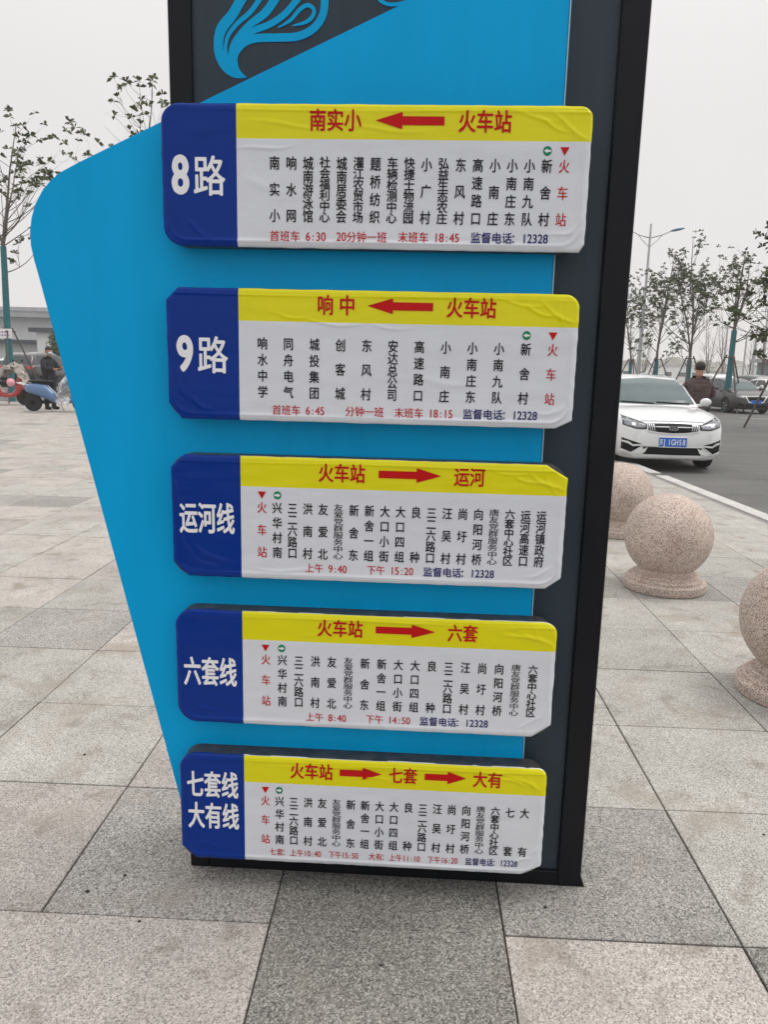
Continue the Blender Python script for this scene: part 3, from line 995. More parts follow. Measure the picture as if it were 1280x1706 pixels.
plate_label(None, 0.4965, [('r', .048, .045), ('r', .035, .030), ('r', .055, .05), ('c', .050, .035)],
            TRC + BLC + [(0.3, 0.262, 0.5, 0.268, 0.0006, 0.004)], 4.0,
            t_line('六套线', 0.1475), [('火车站', 0.377, 0.498), ('六套', 0.7177, 0.7965)], [(0.5308, 0.6865)],
            ['火车站', '兴华村南', '三二六路口', '洪南村', '友爱北', '友爱党群服务中心', '新舍东', '新舍一组', '大口小街', '大口四组', '良种', '三二六路口', '汪吴村', '尚圩村', '向阳河桥', '唐友党群服务中心', '六套中心社区'],
            (0.2415, 0.944), 0.2405, 0.2835, 1,
            [('上午 8:40', .3479, .4575, .0305, JR), ('下午 14:50', .5089, .6288, .032, JR), (BUS, .6529, .8351, .033, JB)],
            'fourth route plate from the top with a dusty box rim above its film')
plate_label(None, 0.0865, [('r', .048, .045), ('r', .022, .03), ('c', .040, .035), ('c', .055, .03)],
            TRC + BLC + [(0.2, 0.295, 0.75, 0.288, 0.0008, 0.003), (0.45, 0.27, 0.6, 0.262, 0.0008, 0.004)], 5.0,
            t_two, [('火车站', 0.3058, 0.424), ('七套', 0.5752, 0.6528), ('大有', 0.8015, 0.8815)], [(0.4417, 0.5556), (0.6724, 0.785)],
            ['火车站', '兴华村南', '三二六路口', '洪南村', '友爱北', '友爱党群服务中心', '新舍东', '新舍一组', '大口小街', '大口四组', '良种', '三二六路口', '汪吴村', '尚圩村', '向阳河桥', '唐友党群服务中心', '六套中心社区', '七套', '大有'],
            (0.2378, 0.946), 0.238, 0.2761, 1,
            [('七套：上午10:40', .2486, .393, .033, JR), ('下午15:50', .4132, .4966, .033, JR), ('大有：上午11:10', .5251, .6676, .034, JR), ('下午16:20', .6876, .7716, .034, JR), (BUS, .7917, .9356, .0345, JB)],
            'bottom route plate close to the ground, two line names one above the other')

# ------------------------------------------------------------------ stone ball bollards
def bollard(x, y, label, marks):
    t = thing('stone_bollard', label, 'bollard', (x, y, 0), 0, 'pink granite ball bollards along the road edge')
    R = 0.288
    b = MB()
    b.lathe([(0.264, 0.0), (0.271, 0.005), (0.273, 0.012), (0.273, 0.056), (0.268, 0.064), (0.260, 0.066), (0.246, 0.066), (0.2455, 0.067), (0.2455, 0.082), (0.241, 0.089), (0.234, 0.091),
             (0.220, 0.091), (0.2195, 0.092), (0.2195, 0.104), (0.214, 0.110), (0.204, 0.112), (0.192, 0.112), (0.1915, 0.113), (0.188, 0.122), (0.185, 0.135), (0.185, 0.155), (0.174, 0.157)], 72)
    o = b.build('base', 'pink_granite', t, True)
    autosmooth(o, 22)
    b = MB()
    zc = 0.368
    prof = []
    for k in range(49):
        a = pi * k / 48
        prof.append((max(1e-4, R * sin(a)), zc + R * cos(a)))
    b.lathe(prof[::-1], 96)
    b.build('ball', ball_mat(marks, zc), t, True)
    return t

def ball_mat(marks, zc):
    """pink granite with a few chipped and painted scuffs at given directions"""
    m = M['pink_granite'].copy()
    m.name = 'pink_granite_scuffed'
    t = m.node_tree
    p = t.nodes['Principled BSDF']
    cur = p.inputs['Base Color'].links[0].from_socket
    src = nd(t, 'ShaderNodeTexCoord').outputs['Object']
    wn = nd(t, 'ShaderNodeTexNoise', Scale=14.0, Detail=3.0)
    t.links.new(src, wn.inputs['Vector'])
    wv = nd(t, 'ShaderNodeTexNoise', Scale=22.0, Detail=2.0, Distortion=2.5)
    t.links.new(src, wv.inputs['Vector'])
    for (dx, dy, dz, rad, col, th) in marks:
        d = Vector((dx, dy, dz)).normalized() * 0.288 + Vector((0, 0, zc))
        vm = nd(t, 'ShaderNodeVectorMath', operation='DISTANCE')
        vm.inputs[1].default_value = d
        t.links.new(src, vm.inputs[0])
        fall = nd(t, 'ShaderNodeMapRange')
        fall.inputs[1].default_value, fall.inputs[2].default_value = rad * 0.6, rad
        fall.inputs[3].default_value, fall.inputs[4].default_value = 1, 0
        t.links.new(vm.outputs['Value'], fall.inputs[0])
        # thin lines: band of noise close to one half
        sub = nd(t, 'ShaderNodeMath', operation='SUBTRACT')
        t.links.new(wv.outputs[0], sub.inputs[0])
        sub.inputs[1].default_value = 0.5
        ab = nd(t, 'ShaderNodeMath', operation='ABSOLUTE')
        t.links.new(sub.outputs[0], ab.inputs[0])
        lt = nd(t, 'ShaderNodeMapRange')
        lt.inputs[1].default_value, lt.inputs[2].default_value = th * 0.5, th
        lt.inputs[3].default_value, lt.inputs[4].default_value = 1, 0
        t.links.new(ab.outputs[0], lt.inputs[0])
        mu = nd(t, 'ShaderNodeMath', operation='MULTIPLY')
        t.links.new(fall.outputs[0], mu.inputs[0])
        t.links.new(lt.outputs[0], mu.inputs[1])
        cur = mixc(t, mu.outputs[0], cur, col)
    # granite speckle with the scuff marks mixed over it
    t.links.new(cur, p.inputs['Base Color'])
    return m

RED, DRK = (0.22, 0.03, 0.03), (0.05, 0.035, 0.03)
bollard(1.95, 5.05, 'whole stone ball bollard with a red paint scrawl, middle of the three', [(-0.14, -1.0, -0.02, 0.085, RED, 0.02), (0.1, -1.0, 0.02, 0.07, DRK, 0.012)])
bollard(2.15, 6.8, 'farthest stone ball bollard, half hidden behind the sign, dark scuffs on its side', [(-0.08, -1.0, -0.05, 0.08, DRK, 0.025)])
bollard(1.95, 3.3, 'nearest stone ball bollard, cut off by the right edge of the picture', [(0.3, -1.0, -0.1, 0.07, DRK, 0.02)])

# ------------------------------------------------------------------ cars
def interp(keys, s):
    ks = [k[0] for k in keys]
    if s <= ks[0]:
        return keys[0][1:]
    for a, b_ in zip(keys[:-1], keys[1:]):
        if s <= b_[0]:
            t = (s - a[0]) / (b_[0] - a[0])
            t2 = t * t * (3 - 2 * t) * 0.35 + t * 0.65
            return tuple(p + (q - p) * t2 for p, q in zip(a[1:], b_[1:]))
    return keys[-1][1:]

def loft(stations, section):
    vs, fs = [], []
    n = None
    for s in stations:
        ring = section(s)
        n = len(ring)
        vs += ring
    for i in range(len(stations) - 1):
        for k in range(n):
            fs.append((i * n + k, i * n + (k + 1) % n, (i + 1) * n + (k + 1) % n, (i + 1) * n + k))
    fs.append(tuple(range(n - 1, -1, -1)))
    fs.append(tuple(range((len(stations) - 1) * n, len(stations) * n)))
    return vs, fs

SEDAN = dict(L=4.62,
    body=[(0.0, .60, .23, .68, .70), (0.03, .68, .20, .73, .755), (0.08, .765, .19, .765, .785), (0.18, .835, .18, .80, .82), (0.35, .875, .18, .835, .865), (0.8, .90, .18, .89, .945), (1.2, .905, .18, .925, .99),
          (2.2, .91, .18, .95, 1.0), (3.4, .905, .18, .965, 1.02), (3.9, .89, .19, .98, 1.05), (4.3, .85, .22, .97, 1.04), (4.5, .79, .28, .94, 1.0), (4.62, .66, .36, .86, .9)],
    roof=[(1.10, .72, .70, .955, .97), (1.35, .75, .66, .96, 1.13), (1.7, .77, .62, .97, 1.33), (2.0, .78, .59, .975, 1.425), (2.4, .78, .575, .98, 1.465), (2.9, .78, .575, .985, 1.465), (3.3, .77, .58, .99, 1.42), (3.7, .75, .60, 1.0, 1.28), (4.1, .72, .64, 1.0, 1.08)],
    wheels=(0.90, 3.55), wr=0.325)
SUV = dict(L=4.5,
    body=[(0.0, .62, .30, .80, .84), (0.05, .74, .26, .88, .90), (0.15, .83, .24, .93, .95), (0.35, .89, .24, .96, .99), (0.9, .92, .24, .99, 1.05), (1.2, .925, .24, 1.02, 1.08),
          (2.5, .925, .24, 1.05, 1.1), (3.9, .91, .26, 1.08, 1.12), (4.3, .88, .32, 1.08, 1.12), (4.45, .84, .36, 1.05, 1.1), (4.5, .76, .42, 1.0, 1.05)],
    roof=[(1.0, .74, .72, 1.02, 1.06), (1.3, .77, .68, 1.03, 1.28), (1.7, .79, .64, 1.04, 1.55), (2.1, .80, .62, 1.05, 1.65), (3.0, .80, .62, 1.06, 1.67), (3.8, .79, .62, 1.07, 1.62), (4.15, .78, .62, 1.07, 1.52), (4.40, .76, .66, 1.08, 1.12)],
    wheels=(0.88, 3.55), wr=0.35)

def car(name, label, spec, paint, loc, rz, detail, group=None):
    """car with its nose towards local -Y; origin on the ground under the middle of the nose"""
    t = thing(name, label, 'car', loc, rz, group)
    L = spec['L']
    def lean(s, z):
        fade = max(0, 1 - s / 0.5)
        return fade * (0.75 * max(0, z - 0.5) ** 2 * 1.6 + 0.5 * max(0, 0.36 - z) ** 2)
    def sec(s):
        hw, zb, zs, zt = interp(spec['body'], s)
        half = [(0, zb), (.72 * hw, zb), (.93 * hw, zb + .035), (.985 * hw, zb + .12), (hw, .5 * (zb + zs)), (.99 * hw, zs - .10), (.965 * hw, zs - .035), (.92 * hw, zs), (.75 * hw, zs * .35 + zt * .65), (.45 * hw, zt - .006), (0, zt)]
        ring = half + [(-x, z) for x, z in half[-2:0:-1]]
        return [Vector((x, s + lean(s, z), z)) for x, z in ring]
    st = sorted(set([k[0] for k in spec['body']] + [0.13, 0.25, 0.5, 0.65, 1.0] + [0.4 * k for k in range(3, 12) if 0.4 * k < L - .1]))
    vs, fs = loft(st, sec)
    body = mesh_obj('body', vs, fs, paint, t)
    bm = bmesh.new()
    bm.from_mesh(body.data)
    bmesh.ops.recalc_face_normals(bm, faces=bm.faces)
    bm.to_mesh(body.data)
    bm.free()
    autosmooth(body, 50)
    def rsec(s):
        hwb, hwt, zb, zt = interp(spec['roof'], s)
        half = [(0, zb - .05), (hwb, zb - .05), (hwb, zb), (hwb + (hwt - hwb) * .55, zb + (zt - zb) * .55), (hwt + .01, zt - (zt - zb) * .12), (hwt - .06, zt - (zt - zb) * .03), (hwt * .6, zt - .0), (0, zt + .008)]
        ring = half + [(-x, z) for x, z in half[-2:0:-1]]
        return [Vector((x, s, z)) for x, z in ring]
    r0, r1 = spec['roof'][0][0], spec['roof'][-1][0]
    st = sorted(set([k[0] for k in spec['roof']] + [r0 + (r1 - r0) * k / 16 for k in range(17)]))
    vs, fs = loft(st, rsec)
    roof = mesh_obj('roof', vs, fs, paint, t)
    bm = bmesh.new()
    bm.from_mesh(roof.data)
    bmesh.ops.recalc_face_normals(bm, faces=bm.faces)
    bm.to_mesh(roof.data)
    bm.free()
    autosmooth(roof, 50)
    def tree(o):
        return BVHTree.FromPolygons([v.co.copy() for v in o.data.vertices], [tuple(p.vertices) for p in o.data.polygons])
    tb, tr = tree(body), tree(roof)
    def patch(nm, mat, top, bot, bvh=tb, d=(0, 1, 0), n=14, rows=4, eps=0.006, parent=t, mirror=False):
        """strip between two polylines given in the plane seen along d; laid on the body"""
        dv = Vector(d)
        side = abs(d[0]) > 0
        def at(poly, f):
            x0, x1 = poly[0][0], poly[-1][0]
            x = x0 + (x1 - x0) * f
            for a, c in zip(poly[:-1], poly[1:]):
                if (a[0] <= x <= c[0]) or (a[0] >= x >= c[0]):
                    tt = 0 if c[0] == a[0] else (x - a[0]) / (c[0] - a[0])
                    return x, a[1] + (c[1] - a[1]) * tt
            return poly[-1]
        vv, ff = [], []
        for i in range(n + 1):
            f = i / n
            xt, zt_ = at(top, f)
            xb, zb_ = at(bot, f)
            for k in range(rows + 1):
                u = k / rows
                a, z = xb + (xt - xb) * u, zb_ + (zt_ - zb_) * u
                if side:
                    org = Vector((-3 * d[0], a, z))
                else:
                    org = Vector((a, -3 if d[1] > 0 else L + 3, z))
                hit = bvh.ray_cast(org, dv)
                p = hit[0] if hit[0] is not None else (vv[-1] + dv * eps if vv else org + dv * 3)
                vv.append(p - dv * eps)
        for i in range(n):
            for k in range(rows):
                a = i * (rows + 1) + k
                ff.append((a, a + rows + 1, a + rows + 2, a + 1))
        # rim skirt so it has thickness
        W = rows + 1
        rim = [i * W for i in range(n + 1)] + [n * W + k for k in range(1, W)] + [i * W + rows for i in range(n - 1, -1, -1)] + [k for k in range(rows - 1, 0, -1)]
        b0 = len(vv)
        vv += [vv[q] + dv * (eps + 0.004) for q in rim]
        for q in range(len(rim)):
            ff.append((rim[q], rim[(q + 1) % len(rim)], b0 + (q + 1) % len(rim), b0 + q))
        o = mesh_obj(nm, vv, ff, mat, parent, True)
        bm = bmesh.new()
        bm.from_mesh(o.data)
        bmesh.ops.recalc_face_normals(bm, faces=bm.faces)
        bm.to_mesh(o.data)
        bm.free()
        autosmooth(o, 50)
        return o
    suv = spec is SUV
    # glass
    if suv:
        patch('windscreen', 'windscreen', [(-.60, 1.56), (0, 1.60), (.60, 1.56)], [(-.68, 1.11), (0, 1.09), (.68, 1.11)], tr, n=24, rows=14, eps=.014)
        patch('rear_window', 'window', [(-.55, 1.53), (.55, 1.53)], [(-.62, 1.17), (.62, 1.17)], tr, (0, -1, 0))
    else:
        patch('windscreen', 'windscreen', [(-.55, 1.385), (0, 1.42), (.55, 1.385)], [(-.665, 1.01), (0, .995), (.665, 1.01)], tr, n=24, rows=14, eps=.014)
        patch('rear_window', 'window', [(-.52, 1.38), (.52, 1.38)], [(-.60, 1.08), (.60, 1.08)], tr, (0, -1, 0))
    for sgn in (1, -1):
        z0 = 1.11 if suv else 1.0
        zt = 1.55 if suv else 1.38
        y0, y1, y2, y3 = (1.35, 1.80, 2.62, 3.9) if suv else (1.50, 1.98, 2.65, 3.55)
        patch('side_window', 'window', [(y0 + .45, zt - .02), (y2 - .04, zt)], [(y0, z0), (y2 - .04, z0 + .01)], tr, (-sgn, 0, 0), 12, 6, 0.007)
        patch('side_window', 'window', [(y2 + .04, zt), (y3 - (.1 if suv else .15), zt - .06)], [(y2 + .04, z0 + .01), (y3, z0 + .04)], tr, (-sgn, 0, 0), 12, 6, 0.007)
        # wheel arches and wheels
        for wy in spec['wheels']:
            wr = spec['wr']
            n = 14
            top = [(wy + (wr + .055) * -cos(pi * k / n), wr + (wr + .055) * sin(pi * k / n)) for k in range(n + 1)]
            patch('wheel_arch', 'black_plastic', top, [(wy - wr - .055, .20), (wy + wr + .055, .20)], tb, (-sgn, 0, 0), n, 3, 0.004)
            b = MB()
            b.lathe([(wr * .66, -.10), (wr * .93, -.10), (wr, -.07), (wr, .06), (wr * .95, .095), (wr * .72, .105), (wr * .66, .09)], 28, axis='X')
            w = b.build('wheel', 'tyre', t, True, (sgn * (.80), wy, wr))
            b = MB()
            b.lathe([(wr * .66, .03), (wr * .66, .092), (wr * .60, .095), (wr * .58, .055), (.0001, .05)], 28, axis='X')
            for k in range(5 if detail < 2 else 7):
                a = 2 * pi * k / (5 if detail < 2 else 7)
                b.tube([(.07, .02 * cos(a), .02 * sin(a)), (.088, wr * .62 * cos(a), wr * .62 * sin(a))], [.035, .022], 5)
            rm = b.build('rim', ['rim'], w, True)
            if sgn < 0:
                rm.rotation_euler = (0, 0, pi)
                rm.location = (0, 0, 0)
        # mirrors
        mz, my = (1.12, 1.45) if suv else (1.03, 1.58)
        b = MB()
        b.ball((sgn * 1.0, my, mz), (.105, .055, .07), 16, 10)
        b.tube([(sgn * .80, my + .02, mz - .06), (sgn * .95, my, mz - .05)], .025, 6)
        b.build('mirror', paint, t, True)
    # lower sill
    # front face
    zg = 0.10 if suv else 0.0
    if detail >= 2:
        patch('grille', 'black_plastic', [(-.40, .738), (0, .748), (.40, .738)], [(-.40, .640), (-.22, .612), (0, .600), (.22, .612), (.40, .640)], n=24, eps=.004)
        for sgn in (1, -1):
            for k in range(3):
                x = .312 + .034 * k
                patch('grille_bar', 'chrome', [(sgn * x, .738), (sgn * (x + .012), .738)], [(sgn * (x - .02), .636), (sgn * (x - .008), .640)], n=2, eps=.012)
            patch('headlight', 'black_plastic', [(sgn * .425, .735), (sgn * .60, .790), (sgn * .79, .845)], [(sgn * .425, .655), (sgn * .60, .655), (sgn * .79, .705)], n=16, eps=.008)
            patch('headlight_glass', 'lamp_glass', [(sgn * .445, .722), (sgn * .60, .770), (sgn * .775, .825)], [(sgn * .455, .672), (sgn * .60, .673), (sgn * .77, .715)], n=16, eps=.012)
            patch('headlight_lens', 'lamp_bright', [(sgn * .60, .740), (sgn * .66, .752)], [(sgn * .60, .700), (sgn * .66, .705)], n=4, eps=.017)
            patch('headlight_strip', 'chrome', [(sgn * .425, .742), (sgn * .60, .800), (sgn * .79, .856)], [(sgn * .425, .733), (sgn * .60, .789), (sgn * .79, .845)], n=16, eps=.013)
            # fog light recess, split by a pale blade
            patch('side_intake', 'black_plastic', [(sgn * .50, .430), (sgn * .66, .475), (sgn * .80, .515)], [(sgn * .52, .390), (sgn * .66, .300), (sgn * .80, .345)], n=14, eps=.006)
            patch('intake_blade', 'car_white', [(sgn * .50, .428), (sgn * .64, .420), (sgn * .70, .462), (sgn * .81, .480)], [(sgn * .50, .404), (sgn * .64, .392), (sgn * .71, .430), (sgn * .81, .455)], n=18, eps=.014)
            patch('lower_blade', paint, [(sgn * .40, .385), (sgn * .50, .335), (sgn * .66, .298), (sgn * .80, .320)], [(sgn * .44, .305), (sgn * .50, .285), (sgn * .66, .262), (sgn * .80, .290)], n=14, eps=.018)
        patch('grille_rim', 'chrome', [(-.43, .746), (0, .759), (.43, .746)], [(-.43, .738), (0, .749), (.43, .738)], n=24, eps=.012)
        patch('grille_rim', 'chrome', [(-.42, .632), (-.23, .604), (0, .592), (.23, .604), (.42, .632)], [(-.42, .622), (-.23, .594), (0, .582), (.23, .594), (.42, .622)], n=24, eps=.012)
        patch('lower_grille', 'black_plastic', [(-.47, .385), (0, .385), (.47, .385)], [(-.46, .275), (0, .270), (.46, .275)], n=20, eps=.006)
        for z in (.365, .340, .315):
            patch('grille_slat', 'black_plastic', [(-.44, z), (.44, z)], [(-.44, z - .009), (.44, z - .009)], n=16, eps=.014, rows=1)
        patch('trim_strip', 'chrome', [(-.50, .402), (-.2, .394), (.2, .394), (.50, .402)], [(-.50, .393), (-.2, .386), (.2, .386), (.50, .393)], n=20, eps=.012, rows=1)
        patch('chin', paint, [(-.66, .262), (0, .262), (.66, .262)], [(-.62, .205), (0, .205), (.62, .205)], n=20, eps=.02)
        patch('hood_gap', 'black_plastic', [(-.60, .772), (0, .780), (.60, .772)], [(-.60, .766), (0, .774), (.60, .766)], n=24, eps=.004, rows=1)
        # badge
        b = MB()
        yb = tb.ray_cast(Vector((0, -3, .675)), Vector((0, 1, 0)))[0].y
        b.prism(rrect(-.075, .645, .075, .705, .022, 4), yb - .024, yb - .004)
        bd = b.build('badge', 'chrome', t)
        b = MB()
        for k in range(3):
            for q in range(2):
                b.prism(rrect(-.058 + .040 * k, .655 + .0225 * q, -.058 + .040 * k + .036, .673 + .0225 * q, .004, 2), yb - .0265, yb - .0235)
        b.build('badge_panel', 'car_black', bd)
        # seams: hood edge, wipers
        for (x0, x1, zz) in ((-.62, -.05, 1.0), (.0, .58, 1.0)):
            b = MB()
            pts = []
            for k in range(7):
                x = x0 + (x1 - x0) * k / 6
                hz = zz + .012 + .02 * (1 - k / 6)
                hit = tr.ray_cast(Vector((x, -3, hz)), Vector((0, 1, 0)))[0]
                if hit:
                    pts.append(hit - Vector((0, .030, 0)))
            if len(pts) > 2:
                b.tube(pts, .009, 5)
                b.build('wiper', 'black_plastic', t)
    else:
        patch('grille', 'black_plastic', [(-.42, .72 + zg), (.42, .72 + zg)], [(-.30, .52 + zg), (.30, .52 + zg)], n=10, eps=.006)
        for sgn in (1, -1):
            patch('grille_rim', 'chrome', [(sgn * .42, .74 + zg), (sgn * .48, .74 + zg)], [(sgn * .28, .48 + zg), (sgn * .33, .47 + zg)], n=3, eps=.014)
            patch('headlight', 'lamp_glass', [(sgn * .50, .72 + zg), (sgn * .78, .79 + zg)], [(sgn * .50, .64 + zg), (sgn * .78, .69 + zg)], n=8, eps=.01)
            patch('side_intake', 'black_plastic', [(sgn * .52, .44 + zg), (sgn * .76, .46 + zg)], [(sgn * .52, .34 + zg), (sgn * .74, .34 + zg)], n=6, eps=.006)
        patch('grille_rim', 'chrome', [(-.30, .52 + zg), (.30, .52 + zg)], [(-.30, .47 + zg), (.30, .47 + zg)], n=8, eps=.014)
        patch('lower_grille', 'black_plastic', [(-.45, .40), (.45, .40)], [(-.45, .27), (.45, .27)], n=8, eps=.008)
    # number plates
    zpl = .468 if detail >= 2 else .50 + zg * .3
    yb = tb.ray_cast(Vector((0, -3, zpl)), Vector((0, 1, 0)))[0].y
    b = MB()
    b.bevbox((0, yb - .016, zpl), (.452, .014, .150), .004)
    pl_ = b.build('number_plate', 'plate_blue' if detail < 2 else 'chrome', t)
    if detail >= 2:
        b = MB()
        b.box((0, yb - .0245, zpl), (.436, .004, .134))
        b.build('plate_face', 'plate_blue', pl_)
        T = Text()
        x = -.188
        for ch in '苏J1GH58':
            if ch == '苏':
                T.char(ch, x, zpl, .058, .095, .02)
            else:
                T.char(ch, x, zpl, .082, .125, .018, {'J': .36, 'G': .74, 'H': .74}.get(ch, .5)) 
            x += .0585 if ch != 'J' else .072
        T.build('plate_lettering', 'ink_white', pl_, lambda a, c: -(yb - .0265), 0.0008)
    # tail
    for sgn in (1, -1):
        z0 = .92 if suv else .80
        patch('tail_light', 'red_lens', [(sgn * .50, z0 + .10), (sgn * .80, z0 + .12)], [(sgn * .52, z0), (sgn * .80, z0 - .01)], tb, (0, -1, 0), 8, 3, 0.012)
    patch('rear_bumper', 'black_plastic', [(-.6, .52), (.6, .52)], [(-.6, .42), (.6, .42)], tb, (0, -1, 0), 8, 3, 0.01)
    return t

car('parked_car', 'white sedan with a blue number plate facing the camera, beyond the stone bollards', SEDAN, 'car_white', (4.64, 12.2, ROAD_Z), radians(-4), 2).scale = (.985, 1.0, 1.06)
car('parked_car', 'dark grey sedan facing the camera at the far right edge', SEDAN, 'car_grey', (15.6, 32.2, ROAD_Z), radians(3), 1)
car('parked_car', 'white hatchback seen from behind its left rear, beside the man in the brown jacket', SUV, 'car_white', (18.6, 46.5, ROAD_Z), pi, 1)
car('parked_car', 'dark red car parked behind the white sedan, only its roof showing', SEDAN, 'car_red', (17.4, 47.0, ROAD_Z), radians(8), 0)
car('parked_car', 'grey car behind the white sedan roof', SEDAN, 'car_silver', (13.6, 38.5, ROAD_Z), radians(4), 0)
car('parked_car', 'dark red car behind the dark grey sedan', SEDAN, 'car_red', (19.6, 44.0, ROAD_Z), radians(6), 0)
car('parked_car', 'white car at the right edge behind the dark grey sedan', SEDAN, 'car_white', (22.4, 42.0, ROAD_Z), radians(5), 0)
car('parked_car', 'black car behind the red cars in the far row', SUV, 'car_black', (23.5, 52.0, ROAD_Z), pi, 0)
car('parked_car', 'white car in the far row left of the red car', SUV, 'car_white', (15.6, 54.0, ROAD_Z), radians(3), 0)
car('parked_car', 'silver car in the far row between the staked trees', SUV, 'car_silver', (20.0, 55.0, ROAD_Z), radians(3), 0)
car('parked_car', 'black suv with a red tail light parked behind the blue scooter', SUV, 'car_black', (-16.35, 38.8, 0.1), radians(176), 1)
for nm_, X_, Y_ in (('white van', -20.5, 47, ),):
    car('parked_car', 'white car parked by the white building on the left', SUV, 'car_white', (X_, Y_, ROAD_Z), radians(170), 0)

# ------------------------------------------------------------------ trees
def tree(name, label, x, y, H, seed, wrap=1.25, leaves=True, z=ROAD_Z, stakes=True, srot=None, sr=.036, group=None, split=0.34, forks=3, r0=0.085, dens=1.0, mat='bark', spread=1.0, cat='tree', leafsize=1.0):
    t = thing(name, label, cat, (x, y, z), 0, group)
    rg = random.Random(seed)
    tb = MB()
    tips = []
    def vec(a, b_, c):
        return Vector((rg.uniform(-a, a), rg.uniform(-b_, b_), rg.uniform(-c, c)))
    def limb(p, d, L, r, n, up, wob, r_end=.35):
        pts, rad = [p.copy()], [r]
        q, dd = p.copy(), d.copy()
        for k in range(n):
            dd = (dd + vec(wob, wob, wob * .5) + Vector((0, 0, up))).normalized()
            q = q + dd * L / n
            pts.append(q.copy())
            rad.append(r * (1 - (1 - r_end) * (k + 1) / n))
        return pts, rad, dd
    def side(base, d, ang):
        az = rg.uniform(0, 2 * pi)
        a = d.orthogonal().normalized()
        b_ = d.cross(a)
        return (d * cos(ang) + (a * cos(az) + b_ * sin(az)) * sin(ang)).normalized()
    def branch(p, d, L, r, depth):
        pts, rad, dd = limb(p, d, L, r, 5, .10, .16)
        tb.tube(pts, rad, 5 if depth < 2 else 4, cap=False)
        tips.append((pts[-1], dd))
        if depth >= 3:
            if rg.random() < .45:
                tips.append((pts[3], dd))
            return
        for k in range(rg.choice([2, 3, 3]) if depth < 2 else rg.choice([1, 2])):
            i = rg.choice([2, 3, 4, 5])
            branch(pts[i], side(pts[i], dd, rg.uniform(.45, .95)), L * rg.uniform(.38, .62), rad[i] * .7, depth + 1)
    trunk_pts, trunk_rad, dd = limb(Vector((0, 0, 0)), Vector((0, 0, 1)), H * split, r0, 6, .05, .016, .72)
    tb.tube(trunk_pts, trunk_rad, 9, cap=False)
    for k in range(3):      # low branches under the fork
        i = rg.choice([4, 5, 6])
        branch(trunk_pts[i], side(trunk_pts[i], dd, rg.uniform(.8, 1.2) * spread), H * .17, r0 * .26, 1)
    for q in range(forks):
        d0 = side(trunk_pts[-1], Vector((0, 0, 1)), rg.uniform(.10, .34) * spread if q else .05)
        LL = H * (1 - split) * (1.0 if q == 0 else rg.uniform(.72, .95))
        pts, rad, d1 = limb(trunk_pts[-1], d0, LL, trunk_rad[-1] * (.85 if q == 0 else .68), 11, .07, .09, .16)
        tb.tube(pts, rad, 7, cap=False)
        tips.append((pts[-1], d1))
        for i in range(1, 11):
            for k in range(rg.choice([1, 1, 2])):
                f = i / 11
                branch(pts[i], side(pts[i], Vector((0, 0, 1)), rg.uniform(.55, 1.1) * spread), H * (.20 * (1 - f) + .07) * rg.uniform(.7, 1.2), max(.008, rad[i] * .42), 1 if f < .55 else 2)
    top = max(v.z for v in tb.v)
    k = H / top
    for v in tb.v:
        v.z *= k
    o = tb.build('trunk', mat, t, True, recalc=False)
    if leaves:
        lv, lf = [], []
        for p, d in tips:
            if rg.random() > dens:
                continue
            c = Vector((p.x, p.y, p.z * k))
            for q in range(rg.randint(6, 9)):
                a = rg.uniform(0, 2 * pi)
                el = rg.uniform(-.35, 1.2)
                dv = Vector((cos(a) * cos(el), sin(a) * cos(el), sin(el)))
                L = rg.uniform(.09, .17) * leafsize
                s = dv.cross(Vector((rg.uniform(-1, 1), rg.uniform(-1, 1), rg.uniform(-1, 1)))).normalized() * L * .24
                b0 = len(lv)
                mid = c + dv * L * .55
                lv += [c, mid + s, c + dv * L - Vector((0, 0, L * .2)), mid - s]
                lf.append((b0, b0 + 1, b0 + 2, b0 + 3))
        lo = mesh_obj('crown', lv, lf, 'leaf', t)
    if wrap:
        b = MB()
        wp, wr_ = [], []
        for q, r_ in zip(trunk_pts, trunk_rad):
            zz = q.z * k
            if zz <= wrap:
                wp.append(Vector((q.x, q.y, zz)))
                wr_.append(r_ * 1.28 + .012)
            else:
                a, ra = wp[-1], wr_[-1]
                f = (wrap - a.z) / max(1e-6, zz - a.z)
                wp.append(a.lerp(Vector((q.x, q.y, zz)), f))
                wr_.append(ra)
                break
        b.tube(wp, wr_, 12)
        b.build('trunk_wrap', 'wrap', t, True)
    if stakes:
        hs = 2.35
        for q in range(3):
            a = 2 * pi * q / 3 + (seed if srot is None else srot)
            b = MB()
            b.tube([(cos(a) * 1.25, sin(a) * 1.25, 0), (cos(a) * .16, sin(a) * .16, hs + .12)], sr, 6)
            b.build('stake', 'stake', t)
        b = MB()
        for q in range(3):
            a = 2 * pi * q / 3 + (seed if srot is None else srot)
            a2 = a + 2 * pi / 3
            b.tube([(cos(a) * .26, sin(a) * .26, hs), (cos(a2) * .26, sin(a2) * .26, hs)], .025, 6)
        b.build('collar', 'stake', t)
    return t

